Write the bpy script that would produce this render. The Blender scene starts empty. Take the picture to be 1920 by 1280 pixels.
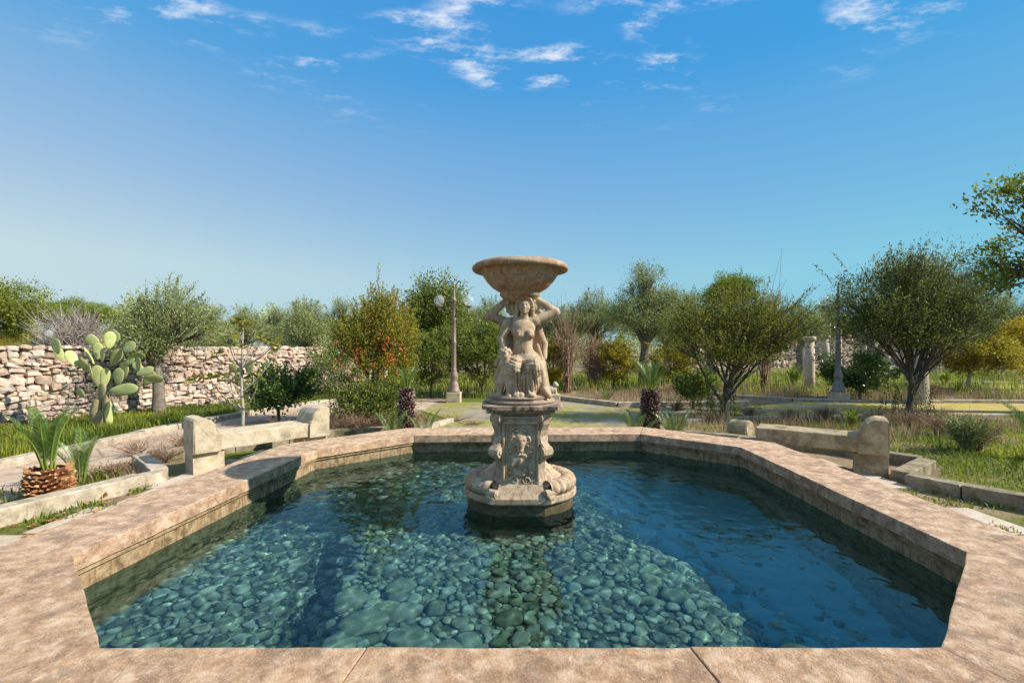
import bpy, bmesh, math, random
import numpy as np
from mathutils import Vector, Matrix, Euler

# ------------------------------------------------------------------ camera, sky, sun, exposure
scene = bpy.context.scene
C = scene.collection
R = math.radians
HOR, FPX, EYE = 652.0, 853.0, 1.10          # horizon row, focal length (px of the 1920 photo), eye height above the coping
cam_d = bpy.data.cameras.new('camera')
cam_d.sensor_width = 36.0
cam_d.lens = 36.0 * FPX / 1920.0
cam_d.shift_y = (640.0 - HOR) / 1920.0 * -1.0
cam_d.clip_start = 0.05
cam_d.clip_end = 5000.0
cam = bpy.data.objects.new('camera', cam_d)
C.objects.link(cam)
cam.location = (0.0, 0.0, EYE)
cam.rotation_euler = (R(90), 0, 0)
scene.camera = cam

SUN_EL, SUN_AZ = R(38.0), R(98.0)           # azimuth clockwise from +Y: the sun stands to the right, a little behind the camera
sun_dir = Vector((math.sin(SUN_AZ) * math.cos(SUN_EL), math.cos(SUN_AZ) * math.cos(SUN_EL), math.sin(SUN_EL)))
sun_d = bpy.data.lights.new('sun', 'SUN')
sun_d.energy = 4.7
sun_d.angle = R(0.53)
sun_d.color = (1.0, 0.93, 0.82)
sun = bpy.data.objects.new('sun', sun_d)
C.objects.link(sun)
sun.rotation_euler = sun_dir.to_track_quat('Z', 'Y').to_euler()
sun.location = (20, -3, 15)

world = bpy.data.worlds.new('World')
scene.world = world
world.use_nodes = True
wn, wl = world.node_tree.nodes, world.node_tree.links
wn.clear()
w_out = wn.new('ShaderNodeOutputWorld')
w_bg = wn.new('ShaderNodeBackground')
w_sky = wn.new('ShaderNodeTexSky')
w_sky.sky_type = 'NISHITA'
w_sky.sun_disc = False
w_sky.sun_elevation = SUN_EL
w_sky.sun_rotation = SUN_AZ
w_sky.altitude = 50.0
w_sky.air_density = 1.0
w_sky.dust_density = 0.6
w_sky.ozone_density = 2.2
w_bg.inputs['Strength'].default_value = 0.092
w_split = wn.new('ShaderNodeSeparateColor'); wl.new(w_sky.outputs[0], w_split.inputs[0])
w_join = wn.new('ShaderNodeCombineColor')
def wmath(op, a, b=None):
    n = wn.new('ShaderNodeMath'); n.operation = op
    for i, v in enumerate((a, b)):
        if v is None: continue
        if hasattr(v, 'links'): wl.new(v, n.inputs[i])
        else: n.inputs[i].default_value = v
    return n.outputs[0]
# one grade for the whole sky by height: a clean deep blue overhead, pale blue at the horizon
w_tc = wn.new('ShaderNodeTexCoord')
w_sep = wn.new('ShaderNodeSeparateXYZ')
wl.new(w_tc.outputs['Generated'], w_sep.inputs[0])
def wcurve(stops):
    r = wn.new('ShaderNodeValToRGB'); e = r.color_ramp.elements
    while len(e) < len(stops): e.new(0.5)
    for q, (p, c) in enumerate(stops): e[q].position = p; e[q].color = (c, c, c, 1)
    wl.new(w_sep.outputs['Z'], r.inputs[0]); return r.outputs[0]
w_hr = wcurve([(0.0, 0.90), (0.15, 0.86), (0.30, 0.64), (0.40, 0.48), (0.50, 0.24), (0.75, 0.14)])
w_hg = wcurve([(0.0, 1.0), (0.15, 1.0), (0.30, 0.84), (0.40, 0.78), (0.50, 0.69), (0.75, 0.61)])
for ch, (gain, ref, gam, top, hcurve) in enumerate(((2.60, 2.0, 0.35, 3.0, w_hr), (4.05, 3.5, 0.25, 4.4, w_hg), (4.98, 4.85, 0.06, 5.2, None))):
    c_ = wmath('MINIMUM', wmath('MULTIPLY', wmath('POWER', wmath('DIVIDE', w_split.outputs[ch], ref), gam), gain), top)
    if hcurve:                                # the haze is paler towards the left
        c_ = wmath('MULTIPLY', wmath('MULTIPLY', c_, hcurve), wmath('ADD', wmath('MULTIPLY', w_sep.outputs['X'], (-0.55, -0.12)[ch]), 0.98))
    wl.new(c_, w_join.inputs[ch])
# thin wisps of cloud, laid on a flat layer high above
zc = wmath('MAXIMUM', w_sep.outputs['Z'], 0.03)
w_comb = wn.new('ShaderNodeCombineXYZ')
wl.new(wmath('DIVIDE', w_sep.outputs['X'], zc), w_comb.inputs[0])
wl.new(wmath('DIVIDE', w_sep.outputs['Y'], zc), w_comb.inputs[1])
w_map = wn.new('ShaderNodeMapping')
w_map.inputs['Location'].default_value = (-4.4, 6.1, 0)
w_map.inputs['Rotation'].default_value = (0, 0, R(-24))
w_map.inputs['Scale'].default_value = (1.5, 2.6, 1)
wl.new(w_comb.outputs[0], w_map.inputs[0])
def wnoise(scale, detail, rough, vec):
    n = wn.new('ShaderNodeTexNoise'); n.inputs['Scale'].default_value = scale
    n.inputs['Detail'].default_value = detail; n.inputs['Roughness'].default_value = rough
    wl.new(vec, n.inputs['Vector']); return n.outputs['Fac']
def wramp(fac, a, b):
    n = wn.new('ShaderNodeMapRange'); n.interpolation_type = 'SMOOTHSTEP'
    n.inputs['From Min'].default_value = a; n.inputs['From Max'].default_value = b
    wl.new(fac, n.inputs['Value']); return n.outputs[0]
over = wmath('MULTIPLY', wramp(w_sep.outputs['Z'], 0.50, 0.75), 0.13)
cl = wmath('MULTIPLY', wramp(wmath('ADD', wnoise(2.6, 9, 0.66, w_map.outputs[0]), over), 0.49, 0.72), wramp(wmath('ADD', wnoise(1.15, 2, 0.5, w_map.outputs[0]), over), 0.47, 0.60))
cl = wmath('MULTIPLY', cl, wramp(w_sep.outputs['Z'], 0.40, 0.52))
w_mix = wn.new('ShaderNodeMix'); w_mix.data_type = 'RGBA'
wl.new(wmath('MULTIPLY', cl, 0.85), w_mix.inputs['Factor'])
wl.new(w_join.outputs[0], w_mix.inputs['A'])
w_mix.inputs['B'].default_value = (6.2, 6.5, 6.9, 1)
wl.new(w_mix.outputs['Result'], w_bg.inputs['Color'])
wl.new(w_bg.outputs[0], w_out.inputs['Surface'])

scene.view_settings.view_transform = 'Standard'
scene.view_settings.look = 'None'
scene.view_settings.gamma = 1.0
scene.view_settings.use_curve_mapping = False
scene.view_settings.exposure = 0.72
scene.render.engine = 'CYCLES'
cy = scene.cycles
cy.use_denoising = True
cy.max_bounces = 8
cy.diffuse_bounces = 3
cy.glossy_bounces = 4
cy.transmission_bounces = 6
cy.transparent_max_bounces = 12
cy.volume_bounces = 0
cy.sample_clamp_indirect = 6.0
cy.caustics_reflective = False
cy.caustics_refractive = True

# ------------------------------------------------------------------ helpers
rng = np.random.default_rng(7)
random.seed(7)
GZ = -0.30                                   # garden level, 0.30 m under the coping

def ground_pt(px, py, z=GZ):                 # a pixel whose point lies on the level z
    Y = FPX * (EYE - z) / (py - HOR)
    return Vector(((px - 960.0) / FPX * Y, Y, z))

def at_depth(px, py, Y):                     # a pixel at a known distance
    return Vector(((px - 960.0) / FPX * Y, Y, EYE + (HOR - py) / FPX * Y))

def tag(o, label=None, cat=None, group=None, kind=None):
    if label: o['label'] = label
    if cat: o['category'] = cat
    if group: o['group'] = group
    if kind: o['kind'] = kind
    return o

def empty(name, loc=(0, 0, 0), rz=0.0):
    o = bpy.data.objects.new(name, None)
    o.empty_display_size = 0.1
    C.objects.link(o)
    o.location = loc
    o.rotation_euler = (0, 0, rz)
    return o

def link(name, me, parent=None, mat=None):
    o = bpy.data.objects.new(name, me)
    C.objects.link(o)
    if parent is not None: o.parent = parent
    if mat is not None and len(me.materials) == 0: me.materials.append(mat)
    return o

def np_mesh(name, verts, faces, smooth=True, tint=None):
    """verts (n,3); faces: list of int arrays (m,3)/(m,4); tint: per-face value stored as a colour attribute"""
    me = bpy.data.meshes.new(name)
    verts = np.ascontiguousarray(verts, dtype=np.float32)
    if not isinstance(faces, (list, tuple)): faces = [faces]
    faces = [np.asarray(f, dtype=np.int32) for f in faces if len(f)]
    loops = np.concatenate([f.ravel() for f in faces])
    tot = np.concatenate([np.full(len(f), f.shape[1], dtype=np.int32) for f in faces])
    start = np.concatenate([[0], np.cumsum(tot)[:-1]]).astype(np.int32)
    me.vertices.add(len(verts)); me.vertices.foreach_set('co', verts.ravel())
    me.loops.add(len(loops)); me.loops.foreach_set('vertex_index', loops)
    me.polygons.add(len(tot)); me.polygons.foreach_set('loop_start', start)
    me.polygons.foreach_set('use_smooth', np.full(len(tot), bool(smooth)))
    me.update(calc_edges=True)
    if tint is not None:
        a = me.attributes.new('tint', 'FLOAT', 'FACE')
        a.data.foreach_set('value', np.asarray(tint, dtype=np.float32))
    me.validate()
    return me

def bm_mesh(name, bm, smooth=False):
    me = bpy.data.meshes.new(name)
    bmesh.ops.recalc_face_normals(bm, faces=bm.faces[:])
    bm.to_mesh(me); bm.free()
    me.polygons.foreach_set('use_smooth', np.full(len(me.polygons), bool(smooth)))
    return me

def bm_box(bm, lo, hi, bevel=0.0, M=None):
    lo, hi = Vector(lo), Vector(hi)
    r = bmesh.ops.create_cube(bm, size=1.0)
    vs = r['verts']
    for v in vs:
        v.co = Vector(((lo[i] + hi[i]) / 2 + v.co[i] * (hi[i] - lo[i]) for i in range(3)))
    if bevel > 0:
        es = list({e for v in vs for e in v.link_edges})
        r2 = bmesh.ops.bevel(bm, geom=es, offset=bevel, segments=2, profile=0.6, affect='EDGES')
        vs = list({v for f in r2['faces'] for v in f.verts} | {v for v in vs if v.is_valid})
    if M is not None:
        for v in vs: v.co = M @ v.co
    return vs

def prism_mesh(name, poly, z0, z1, bevel=0.0, jitter=0.0):
    """a closed prism over a plan polygon"""
    bm = bmesh.new()
    vb = [bm.verts.new((p[0], p[1], z0)) for p in poly]
    vt = [bm.verts.new((p[0], p[1], z1)) for p in poly]
    n = len(poly)
    bm.faces.new(vt); bm.faces.new(list(reversed(vb)))
    for i in range(n): bm.faces.new((vb[i], vb[(i + 1) % n], vt[(i + 1) % n], vt[i]))
    bmesh.ops.recalc_face_normals(bm, faces=bm.faces[:])
    if bevel > 0:
        es = [e for e in bm.edges if all(v.co.z > z1 - 1e-6 for v in e.verts)]
        bmesh.ops.bevel(bm, geom=es, offset=bevel, segments=2, profile=0.5, affect='EDGES')
    if jitter > 0:
        for v in bm.verts: v.co += Vector((random.uniform(-1, 1), random.uniform(-1, 1), random.uniform(-1, 1))) * jitter
    return bm_mesh(name, bm)

def lathe(name, prof, seg=32, smooth=True, ripple=None):
    """profile [(r,z)] turned about Z; ripple(theta,i)-> factor on r"""
    th = np.linspace(0, 2 * np.pi, seg, endpoint=False)
    V = []
    for i, (r, z) in enumerate(prof):
        rr = np.full(seg, max(r, 1e-4))
        if ripple is not None: rr = rr * ripple(th, i)
        V.append(np.stack([rr * np.cos(th), rr * np.sin(th), np.full(seg, z)], 1))
    V = np.concatenate(V)
    i, j = np.meshgrid(np.arange(len(prof) - 1), np.arange(seg), indexing='ij')
    j2 = (j + 1) % seg
    F = np.stack([i * seg + j, i * seg + j2, (i + 1) * seg + j2, (i + 1) * seg + j], -1).reshape(-1, 4)
    return np_mesh(name, V, F, smooth)

def tubes(paths, radii, sides=6):
    """paths: list of (n,3) arrays, radii: list of (n,) -> verts, quads"""
    V, F, base = [], [], 0
    ang = np.linspace(0, 2 * np.pi, sides, endpoint=False)
    for P, r in zip(paths, radii):
        P = np.asarray(P, float); n = len(P)
        T = np.gradient(P, axis=0)
        T /= np.linalg.norm(T, axis=1, keepdims=True) + 1e-9
        ref = np.array([0.0, 0.0, 1.0]) if abs(T[0][2]) < 0.9 else np.array([1.0, 0, 0])
        A = np.cross(T, ref); A /= np.linalg.norm(A, axis=1, keepdims=True) + 1e-9
        B = np.cross(T, A)
        ring = P[:, None, :] + np.asarray(r)[:, None, None] * (np.cos(ang)[None, :, None] * A[:, None, :] + np.sin(ang)[None, :, None] * B[:, None, :])
        V.append(ring.reshape(-1, 3))
        i, j = np.meshgrid(np.arange(n - 1), np.arange(sides), indexing='ij')
        j2 = (j + 1) % sides
        F.append(base + np.stack([i * sides + j, i * sides + j2, (i + 1) * sides + j2, (i + 1) * sides + j], -1).reshape(-1, 4))
        base += n * sides
    return np.concatenate(V), np.concatenate(F)

# --- sculpting: signed distance fields joined smoothly, skinned with surface nets
def sdf_grid(lo, hi, h):
    ax = [np.arange(lo[i], hi[i] + h, h, dtype=np.float32) for i in range(3)]
    return ax, np.full([len(a) for a in ax], 1.0, dtype=np.float32)

def sdf_add(G, kind, k=0.012, op='add', **p):
    ax, D = G
    if kind == 'cap':
        a, b = np.array(p['a'], np.float32), np.array(p['b'], np.float32); ra, rb = p['ra'], p['rb']
        lo, hi = np.minimum(a, b) - max(ra, rb), np.maximum(a, b) + max(ra, rb)
    elif kind == 'ell':
        c, r = np.array(p['c'], np.float32), np.array(p['r'], np.float32)
        rm = max(r); lo, hi = c - rm, c + rm
    elif kind == 'box':
        c, r = np.array(p['c'], np.float32), np.array(p['r'], np.float32)
        rm = float(np.linalg.norm(r)) if p.get('rot') else 0
        lo, hi = (c - rm, c + rm) if rm else (c - r, c + r)
    m = 3 * k + 0.02
    sl = tuple(slice(max(0, int(np.searchsorted(ax[i], lo[i] - m)) - 1), int(np.searchsorted(ax[i], hi[i] + m)) + 1) for i in range(3))
    X, Y, Z = np.meshgrid(ax[0][sl[0]], ax[1][sl[1]], ax[2][sl[2]], indexing='ij')
    if X.size == 0: return
    P = np.stack([X, Y, Z], -1)
    if kind == 'cap':
        ab = b - a
        t = np.clip(((P - a) @ ab) / max(float(ab @ ab), 1e-9), 0, 1)
        d = np.linalg.norm(P - (a + t[..., None] * ab), axis=-1) - (ra + (rb - ra) * t)
    else:
        Q = P - c
        if p.get('rot'):
            M = np.array(Euler(p['rot']).to_matrix(), np.float32)
            Q = Q @ M
        if kind == 'ell':
            k0 = np.linalg.norm(Q / r, axis=-1); k1 = np.linalg.norm(Q / (r * r), axis=-1) + 1e-9
            d = k0 * (k0 - 1.0) / k1
        else:
            q = np.abs(Q) - r + p.get('round', 0.0)
            d = np.linalg.norm(np.maximum(q, 0), axis=-1) + np.minimum(q.max(-1), 0) - p.get('round', 0.0)
    S = D[sl]
    if op == 'sub':
        d = -d
        hh = np.clip(0.5 - 0.5 * (S - d) / k, 0, 1)
        D[sl] = S * (1 - hh) + d * hh + k * hh * (1 - hh)
    else:
        hh = np.clip(0.5 + 0.5 * (S - d) / k, 0, 1)
        D[sl] = S * (1 - hh) + d * hh - k * hh * (1 - hh)

def surface_nets(G, name):
    ax, D = G
    h = float(ax[0][1] - ax[0][0])
    s = D < 0
    corners = [(i, j, k) for i in (0, 1) for j in (0, 1) for k in (0, 1)]
    nx, ny, nz = D.shape
    def sub(A, c): return A[c[0]:nx - 1 + c[0], c[1]:ny - 1 + c[1], c[2]:nz - 1 + c[2]]
    cnt_in = sum(sub(s, c).astype(np.int8) for c in corners)
    mixed = (cnt_in > 0) & (cnt_in < 8)
    I = np.argwhere(mixed)
    acc = np.zeros((len(I), 3)); n = np.zeros(len(I))
    Dv = {c: D[I[:, 0] + c[0], I[:, 1] + c[1], I[:, 2] + c[2]] for c in corners}
    for c in corners:
        for axi in range(3):
            if c[axi]: continue
            c2 = tuple(c[q] + (q == axi) for q in range(3))
            d0, d1 = Dv[c], Dv[c2]
            m = (d0 < 0) != (d1 < 0)
            t = np.where(m, d0 / (d0 - d1 + 1e-12), 0)
            pos = np.array(c, float)[None, :].repeat(len(I), 0); pos[:, axi] += t
            acc[m] += pos[m]; n[m] += 1
    V = (I + acc / np.maximum(n, 1)[:, None]) * h + np.array([a[0] for a in ax])
    idx = np.full(mixed.shape, -1, dtype=np.int64); idx[mixed] = np.arange(len(I))
    F = []
    for axi in range(3):
        b, c = [(1, 2), (2, 0), (0, 1)][axi]
        sh = [slice(None)] * 3; sh[axi] = slice(0, -1)
        sh2 = [slice(None)] * 3; sh2[axi] = slice(1, None)
        e = s[tuple(sh)] != s[tuple(sh2)]
        e[tuple([slice(None) if q == axi else slice(0, 1) for q in range(3)])] = False
        Eidx = np.argwhere(e)
        ok = (Eidx[:, b] > 0) & (Eidx[:, c] > 0) & (Eidx[:, b] < D.shape[b] - 1) & (Eidx[:, c] < D.shape[c] - 1)
        Eidx = Eidx[ok]
        def cell(db, dc):
            q = Eidx.copy(); q[:, b] += db; q[:, c] += dc
            return idx[q[:, 0], q[:, 1], q[:, 2]]
        quad = np.stack([cell(-1, -1), cell(0, -1), cell(0, 0), cell(-1, 0)], 1)
        inside = s[Eidx[:, 0], Eidx[:, 1], Eidx[:, 2]]
        quad[~inside] = quad[~inside][:, ::-1]
        F.append(quad[(quad >= 0).all(1)])
    return np_mesh(name, V, np.concatenate(F), True)

# ------------------------------------------------------------------ materials
MATS = {}
def new_mat(name):
    m = bpy.data.materials.new(name); m.use_nodes = True
    MATS[name] = m
    nt = m.node_tree
    return m, nt.nodes, nt.links, nt.nodes['Principled BSDF']

class NB:
    """short-hand for building node trees"""
    def __init__(s, nodes, links): s.n, s.l = nodes, links
    def coord(s, kind='Object'): return s.n.new('ShaderNodeTexCoord').outputs[kind]
    def pos(s): return s.n.new('ShaderNodeNewGeometry').outputs['Position']
    def mapping(s, vec, scale=(1, 1, 1), rot=(0, 0, 0)):
        m = s.n.new('ShaderNodeMapping'); m.inputs['Scale'].default_value = scale; m.inputs['Rotation'].default_value = rot
        s.l.new(vec, m.inputs[0]); return m.outputs[0]
    def noise(s, vec, scale, detail=4, rough=0.55, dist=0.0):
        t = s.n.new('ShaderNodeTexNoise'); t.inputs['Scale'].default_value = scale; t.inputs['Detail'].default_value = detail
        t.inputs['Roughness'].default_value = rough; t.inputs['Distortion'].default_value = dist
        s.l.new(vec, t.inputs['Vector']); return t.outputs['Fac']
    def voronoi(s, vec, scale, feature='F1', out='Distance'):
        t = s.n.new('ShaderNodeTexVoronoi'); t.feature = feature; t.inputs['Scale'].default_value = scale
        s.l.new(vec, t.inputs['Vector']); return t.outputs[out]
    def ramp(s, fac, stops, interp='LINEAR'):
        r = s.n.new('ShaderNodeValToRGB'); r.color_ramp.interpolation = interp
        e = r.color_ramp.elements
        while len(e) < len(stops): e.new(0.5)
        for q, (p, c) in enumerate(stops):
            e[q].position = p; e[q].color = (*c, 1) if len(c) == 3 else c
        s.l.new(fac, r.inputs[0]); return r.outputs[0]
    def rng(s, fac, a, b, c=0.0, d=1.0):
        r = s.n.new('ShaderNodeMapRange')
        for q, v in zip(('From Min', 'From Max', 'To Min', 'To Max'), (a, b, c, d)): r.inputs[q].default_value = v
        s.l.new(fac, r.inputs['Value']); return r.outputs[0]
    def math(s, op, a, b=0.0):
        m = s.n.new('ShaderNodeMath'); m.operation = op
        for q, v in enumerate((a, b)):
            if hasattr(v, 'links'): s.l.new(v, m.inputs[q])
            else: m.inputs[q].default_value = v
        return m.outputs[0]
    def mix(s, fac, a, b, blend='MIX'):
        m = s.n.new('ShaderNodeMix'); m.data_type = 'RGBA'; m.blend_type = blend
        for k, v in (('Factor', fac), ('A', a), ('B', b)):
            if hasattr(v, 'links'): s.l.new(v, m.inputs[k])
            elif k == 'Factor': m.inputs[k].default_value = v
            else: m.inputs[k].default_value = (*v, 1)
        return m.outputs['Result']
    def bump(s, h, strength=0.4, dist=0.01):
        b = s.n.new('ShaderNodeBump'); b.inputs['Strength'].default_value = strength; b.inputs['Distance'].default_value = dist
        s.l.new(h, b.inputs['Height']); return b.outputs[0]
    def attr(s, name, out='Fac'):
        a = s.n.new('ShaderNodeAttribute'); a.attribute_name = name; return a.outputs[out]
    def objrand(s): return s.n.new('ShaderNodeObjectInfo').outputs['Random']
    def normal_z(s):
        g = s.n.new('ShaderNodeNewGeometry'); x = s.n.new('ShaderNodeSeparateXYZ'); s.l.new(g.outputs['Normal'], x.inputs[0]); return x.outputs['Z']

def stone_mat(name, cols, scale=1.0, blotch=None, speck=None, rough=0.9, bump=0.5, bdist=0.006, rand=0.0, moss=None, streak=None):
    """weathered stone: colours mixed by noise, lichen blotches, pale specks, pitted relief"""
    m, n, l, p = new_mat(name)
    b = NB(n, l)
    v = b.pos()
    base = b.ramp(b.noise(v, 3.2 * scale, 8, 0.68, 0.3), [(0.30, cols[0]), (0.50, cols[1]), (0.70, cols[2])])
    if blotch:
        f = b.rng(b.noise(v, 1.3 * scale, 7, 0.7, 0.6), blotch[1], blotch[1] + 0.13)
        base = b.mix(b.math('MULTIPLY', f, blotch[2]), base, blotch[0])
    if speck:
        f = b.rng(b.noise(v, 26 * scale, 4, 0.6), speck[1], speck[1] + 0.06)
        base = b.mix(b.math('MULTIPLY', f, speck[2]), base, speck[0])
    if moss:
        f = b.math('MULTIPLY', b.rng(b.noise(v, 2.2 * scale, 6, 0.7), moss[1], moss[1] + 0.1), moss[2])
        base = b.mix(f, base, moss[0])
    if streak:
        f = b.rng(b.noise(b.mapping(v, (9 * scale / 4, 9 * scale / 4, 1.1 * scale / 4)), 2.2, 6, 0.7, 0.3), streak[1], streak[1] + 0.14)
        base = b.mix(b.math('MULTIPLY', f, streak[2]), base, streak[0])
    if rand > 0:                              # every loose piece its own tone
        h = n.new('ShaderNodeHueSaturation'); l.new(base, h.inputs['Color'])
        rnd = b.math('FRACT', b.math('ADD', b.objrand(), n.new('ShaderNodeNewGeometry').outputs['Random Per Island']))
        l.new(b.rng(rnd, 0, 1, 1 - rand, 1 + rand), h.inputs['Value'])
        l.new(b.rng(b.math('FRACT', b.math('MULTIPLY', rnd, 7.3)), 0, 1, 0.5 - rand * .05, 0.5 + rand * .05), h.inputs['Hue'])
        l.new(b.rng(b.math('FRACT', b.math('MULTIPLY', rnd, 13.7)), 0, 1, 1 - rand * .9, 1 + rand * .5), h.inputs['Saturation'])
        base = h.outputs[0]
    l.new(base, p.inputs['Base Color'])
    p.inputs['Roughness'].default_value = rough
    p.inputs['Specular IOR Level'].default_value = 0.25
    hgt = b.math('ADD', b.noise(v, 14 * scale, 8, 0.7), b.math('MULTIPLY', b.noise(v, 70 * scale, 3, 0.6), 0.35))
    l.new(b.bump(hgt, bump, bdist), p.inputs['Normal'])
    return m

def leaf_mat(name, c0, c1, c2, trans=0.35, rough=0.5, spec=0.3):
    m, n, l, p = new_mat(name)
    b = NB(n, l)
    col = b.ramp(b.attr('tint'), [(0.0, c0), (0.55, c1), (1.0, c2)])
    l.new(col, p.inputs['Base Color'])
    p.inputs['Roughness'].default_value = rough
    p.inputs['Specular IOR Level'].default_value = spec
    tr = n.new('ShaderNodeBsdfTranslucent'); l.new(col, tr.inputs['Color'])
    mx = n.new('ShaderNodeMixShader'); mx.inputs[0].default_value = trans
    l.new(p.outputs[0], mx.inputs[1]); l.new(tr.outputs[0], mx.inputs[2])
    l.new(mx.outputs[0], n['Material Output'].inputs['Surface'])
    return m

def plain_mat(name, col, rough=0.6, metal=0.0, var=0.15, scale=20, bump=0.15):
    m, n, l, p = new_mat(name)
    b = NB(n, l)
    v = b.pos()
    f = b.noise(v, scale, 5, 0.6)
    l.new(b.mix(f, tuple(c * (1 - var) for c in col), tuple(min(1, c * (1 + var)) for c in col)), p.inputs['Base Color'])
    p.inputs['Roughness'].default_value = rough
    p.inputs['Metallic'].default_value = metal
    if bump: l.new(b.bump(b.noise(v, scale * 3, 4), bump, 0.004), p.inputs['Normal'])
    return m

M_coping = stone_mat('coping_stone', [(0.27, 0.15, 0.078), (0.50, 0.318, 0.188), (0.71, 0.535, 0.375)], 4.0,
                     blotch=((0.21, 0.125, 0.08), 0.49, 0.65), speck=((0.70, 0.58, 0.45), 0.56, 0.35), bump=1.0, bdist=0.010, streak=None, rand=0.06, moss=((0.23, 0.17, 0.11), 0.54, 0.55))
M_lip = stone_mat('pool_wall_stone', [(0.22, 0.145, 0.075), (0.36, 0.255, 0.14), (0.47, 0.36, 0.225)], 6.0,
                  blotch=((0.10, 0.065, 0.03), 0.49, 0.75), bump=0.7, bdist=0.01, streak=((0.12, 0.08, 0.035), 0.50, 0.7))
M_bench = stone_mat('bench_stone', [(0.36, 0.28, 0.17), (0.52, 0.43, 0.29), (0.62, 0.53, 0.39)], 2.4,
                    blotch=((0.22, 0.18, 0.12), 0.51, 0.6), speck=((0.20, 0.165, 0.11), 0.6, 0.5), bump=0.8, bdist=0.010)
M_bench_old = stone_mat('mossy_bench_stone', [(0.24, 0.18, 0.10), (0.39, 0.31, 0.19), (0.52, 0.43, 0.29)], 3.0,
                        blotch=((0.15, 0.12, 0.07), 0.48, 0.7), speck=((0.10, 0.08, 0.05), 0.58, 0.5), bump=0.8, bdist=0.012, moss=((0.20, 0.18, 0.04), 0.55, 0.6))
M_fount = stone_mat('fountain_stone', [(0.29, 0.21, 0.135), (0.43, 0.33, 0.22), (0.56, 0.455, 0.33)], 5.0,
                    blotch=((0.37, 0.18, 0.08), 0.51, 0.65), speck=((0.14, 0.105, 0.07), 0.59, 0.45), bump=0.5, bdist=0.004, streak=((0.11, 0.08, 0.055), 0.52, 0.65))
M_bowl = stone_mat('bowl_stone', [(0.20, 0.16, 0.11), (0.37, 0.30, 0.21), (0.48, 0.39, 0.29)], 5.0,
                   blotch=((0.36, 0.14, 0.055), 0.47, 0.85), speck=((0.09, 0.07, 0.05), 0.57, 0.7), bump=0.7, bdist=0.006, streak=((0.30, 0.12, 0.05), 0.50, 0.75))
M_plinth = stone_mat('stained_plate_stone', [(0.17, 0.115, 0.08), (0.30, 0.22, 0.16), (0.40, 0.31, 0.235)], 5.0,
                     blotch=((0.13, 0.085, 0.055), 0.49, 0.8), speck=((0.42, 0.34, 0.27), 0.6, 0.5), bump=0.6, bdist=0.006)
M_wet = stone_mat('wet_plinth_stone', [(0.055, 0.042, 0.022), (0.11, 0.085, 0.045), (0.18, 0.14, 0.085)], 6.0,
                  blotch=((0.06, 0.06, 0.02), 0.48, 0.8), rough=0.45, bump=0.7, bdist=0.008)
M_kerb = stone_mat('kerb_stone', [(0.27, 0.22, 0.15), (0.42, 0.35, 0.26), (0.54, 0.47, 0.37)], 3.0,
                   blotch=((0.17, 0.14, 0.085), 0.50, 0.65), speck=((0.60, 0.54, 0.44), 0.6, 0.5), moss=((0.17, 0.16, 0.04), 0.58, 0.6), bump=0.5, bdist=0.006, rand=0.08)
M_kerb_moss = stone_mat('mossy_kerb_stone', [(0.16, 0.13, 0.085), (0.28, 0.23, 0.155), (0.42, 0.36, 0.26)], 3.0,
                        blotch=((0.10, 0.085, 0.05), 0.48, 0.7), bump=0.8, bdist=0.012, rand=0.08, moss=((0.14, 0.14, 0.03), 0.52, 0.7))
M_wall = stone_mat('dry_wall_stone', [(0.40, 0.275, 0.195), (0.55, 0.41, 0.31), (0.67, 0.54, 0.43)], 3.5,
                   blotch=((0.27, 0.235, 0.20), 0.52, 0.65), bump=0.9, bdist=0.02, rand=0.28)
M_slab = stone_mat('paving_stone', [(0.34, 0.25, 0.18), (0.47, 0.37, 0.28), (0.54, 0.46, 0.38)], 1.4,
                   blotch=((0.24, 0.19, 0.14), 0.55, 0.5), bump=0.4, bdist=0.006, rand=0.08, moss=((0.30, 0.28, 0.04), 0.60, 0.6))
M_col = stone_mat('column_stone', [(0.38, 0.30, 0.20), (0.52, 0.43, 0.31), (0.60, 0.51, 0.40)], 2.0,
                  blotch=((0.26, 0.22, 0.17), 0.56, 0.5), bump=0.5, bdist=0.008)
M_pebble = stone_mat('pebble_stone', [(0.17, 0.16, 0.09), (0.30, 0.285, 0.19), (0.44, 0.42, 0.32)], 5.0,
                     blotch=((0.15, 0.13, 0.05), 0.50, 0.6), bump=0.35, bdist=0.006, rand=0.45)
M_mossrock = stone_mat('mossy_rock', [(0.16, 0.13, 0.06), (0.27, 0.20, 0.10), (0.36, 0.28, 0.16)], 4.0,
                       blotch=((0.12, 0.13, 0.04), 0.5, 0.7), bump=0.7, bdist=0.012)
M_iron = plain_mat('lamp_iron', (0.20, 0.19, 0.18), 0.5, 0.55, 0.3, 30)
M_rust = plain_mat('rusty_iron', (0.26, 0.19, 0.15), 0.65, 0.3, 0.35, 24)
M_bark = stone_mat('olive_bark', [(0.10, 0.085, 0.065), (0.20, 0.17, 0.135), (0.30, 0.26, 0.21)], 4.0, bump=0.9, bdist=0.02)
M_bark_pale = stone_mat('pale_bark', [(0.26, 0.22, 0.17), (0.38, 0.33, 0.27), (0.46, 0.41, 0.34)], 5.0, bump=0.6, bdist=0.008)
M_bark_dark = stone_mat('dark_bark', [(0.06, 0.048, 0.036), (0.10, 0.085, 0.065), (0.16, 0.13, 0.10)], 5.0, bump=0.8, bdist=0.01)
M_twig = stone_mat('dry_twig', [(0.22, 0.15, 0.11), (0.33, 0.24, 0.18), (0.42, 0.33, 0.26)], 6.0, bump=0.2)
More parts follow.
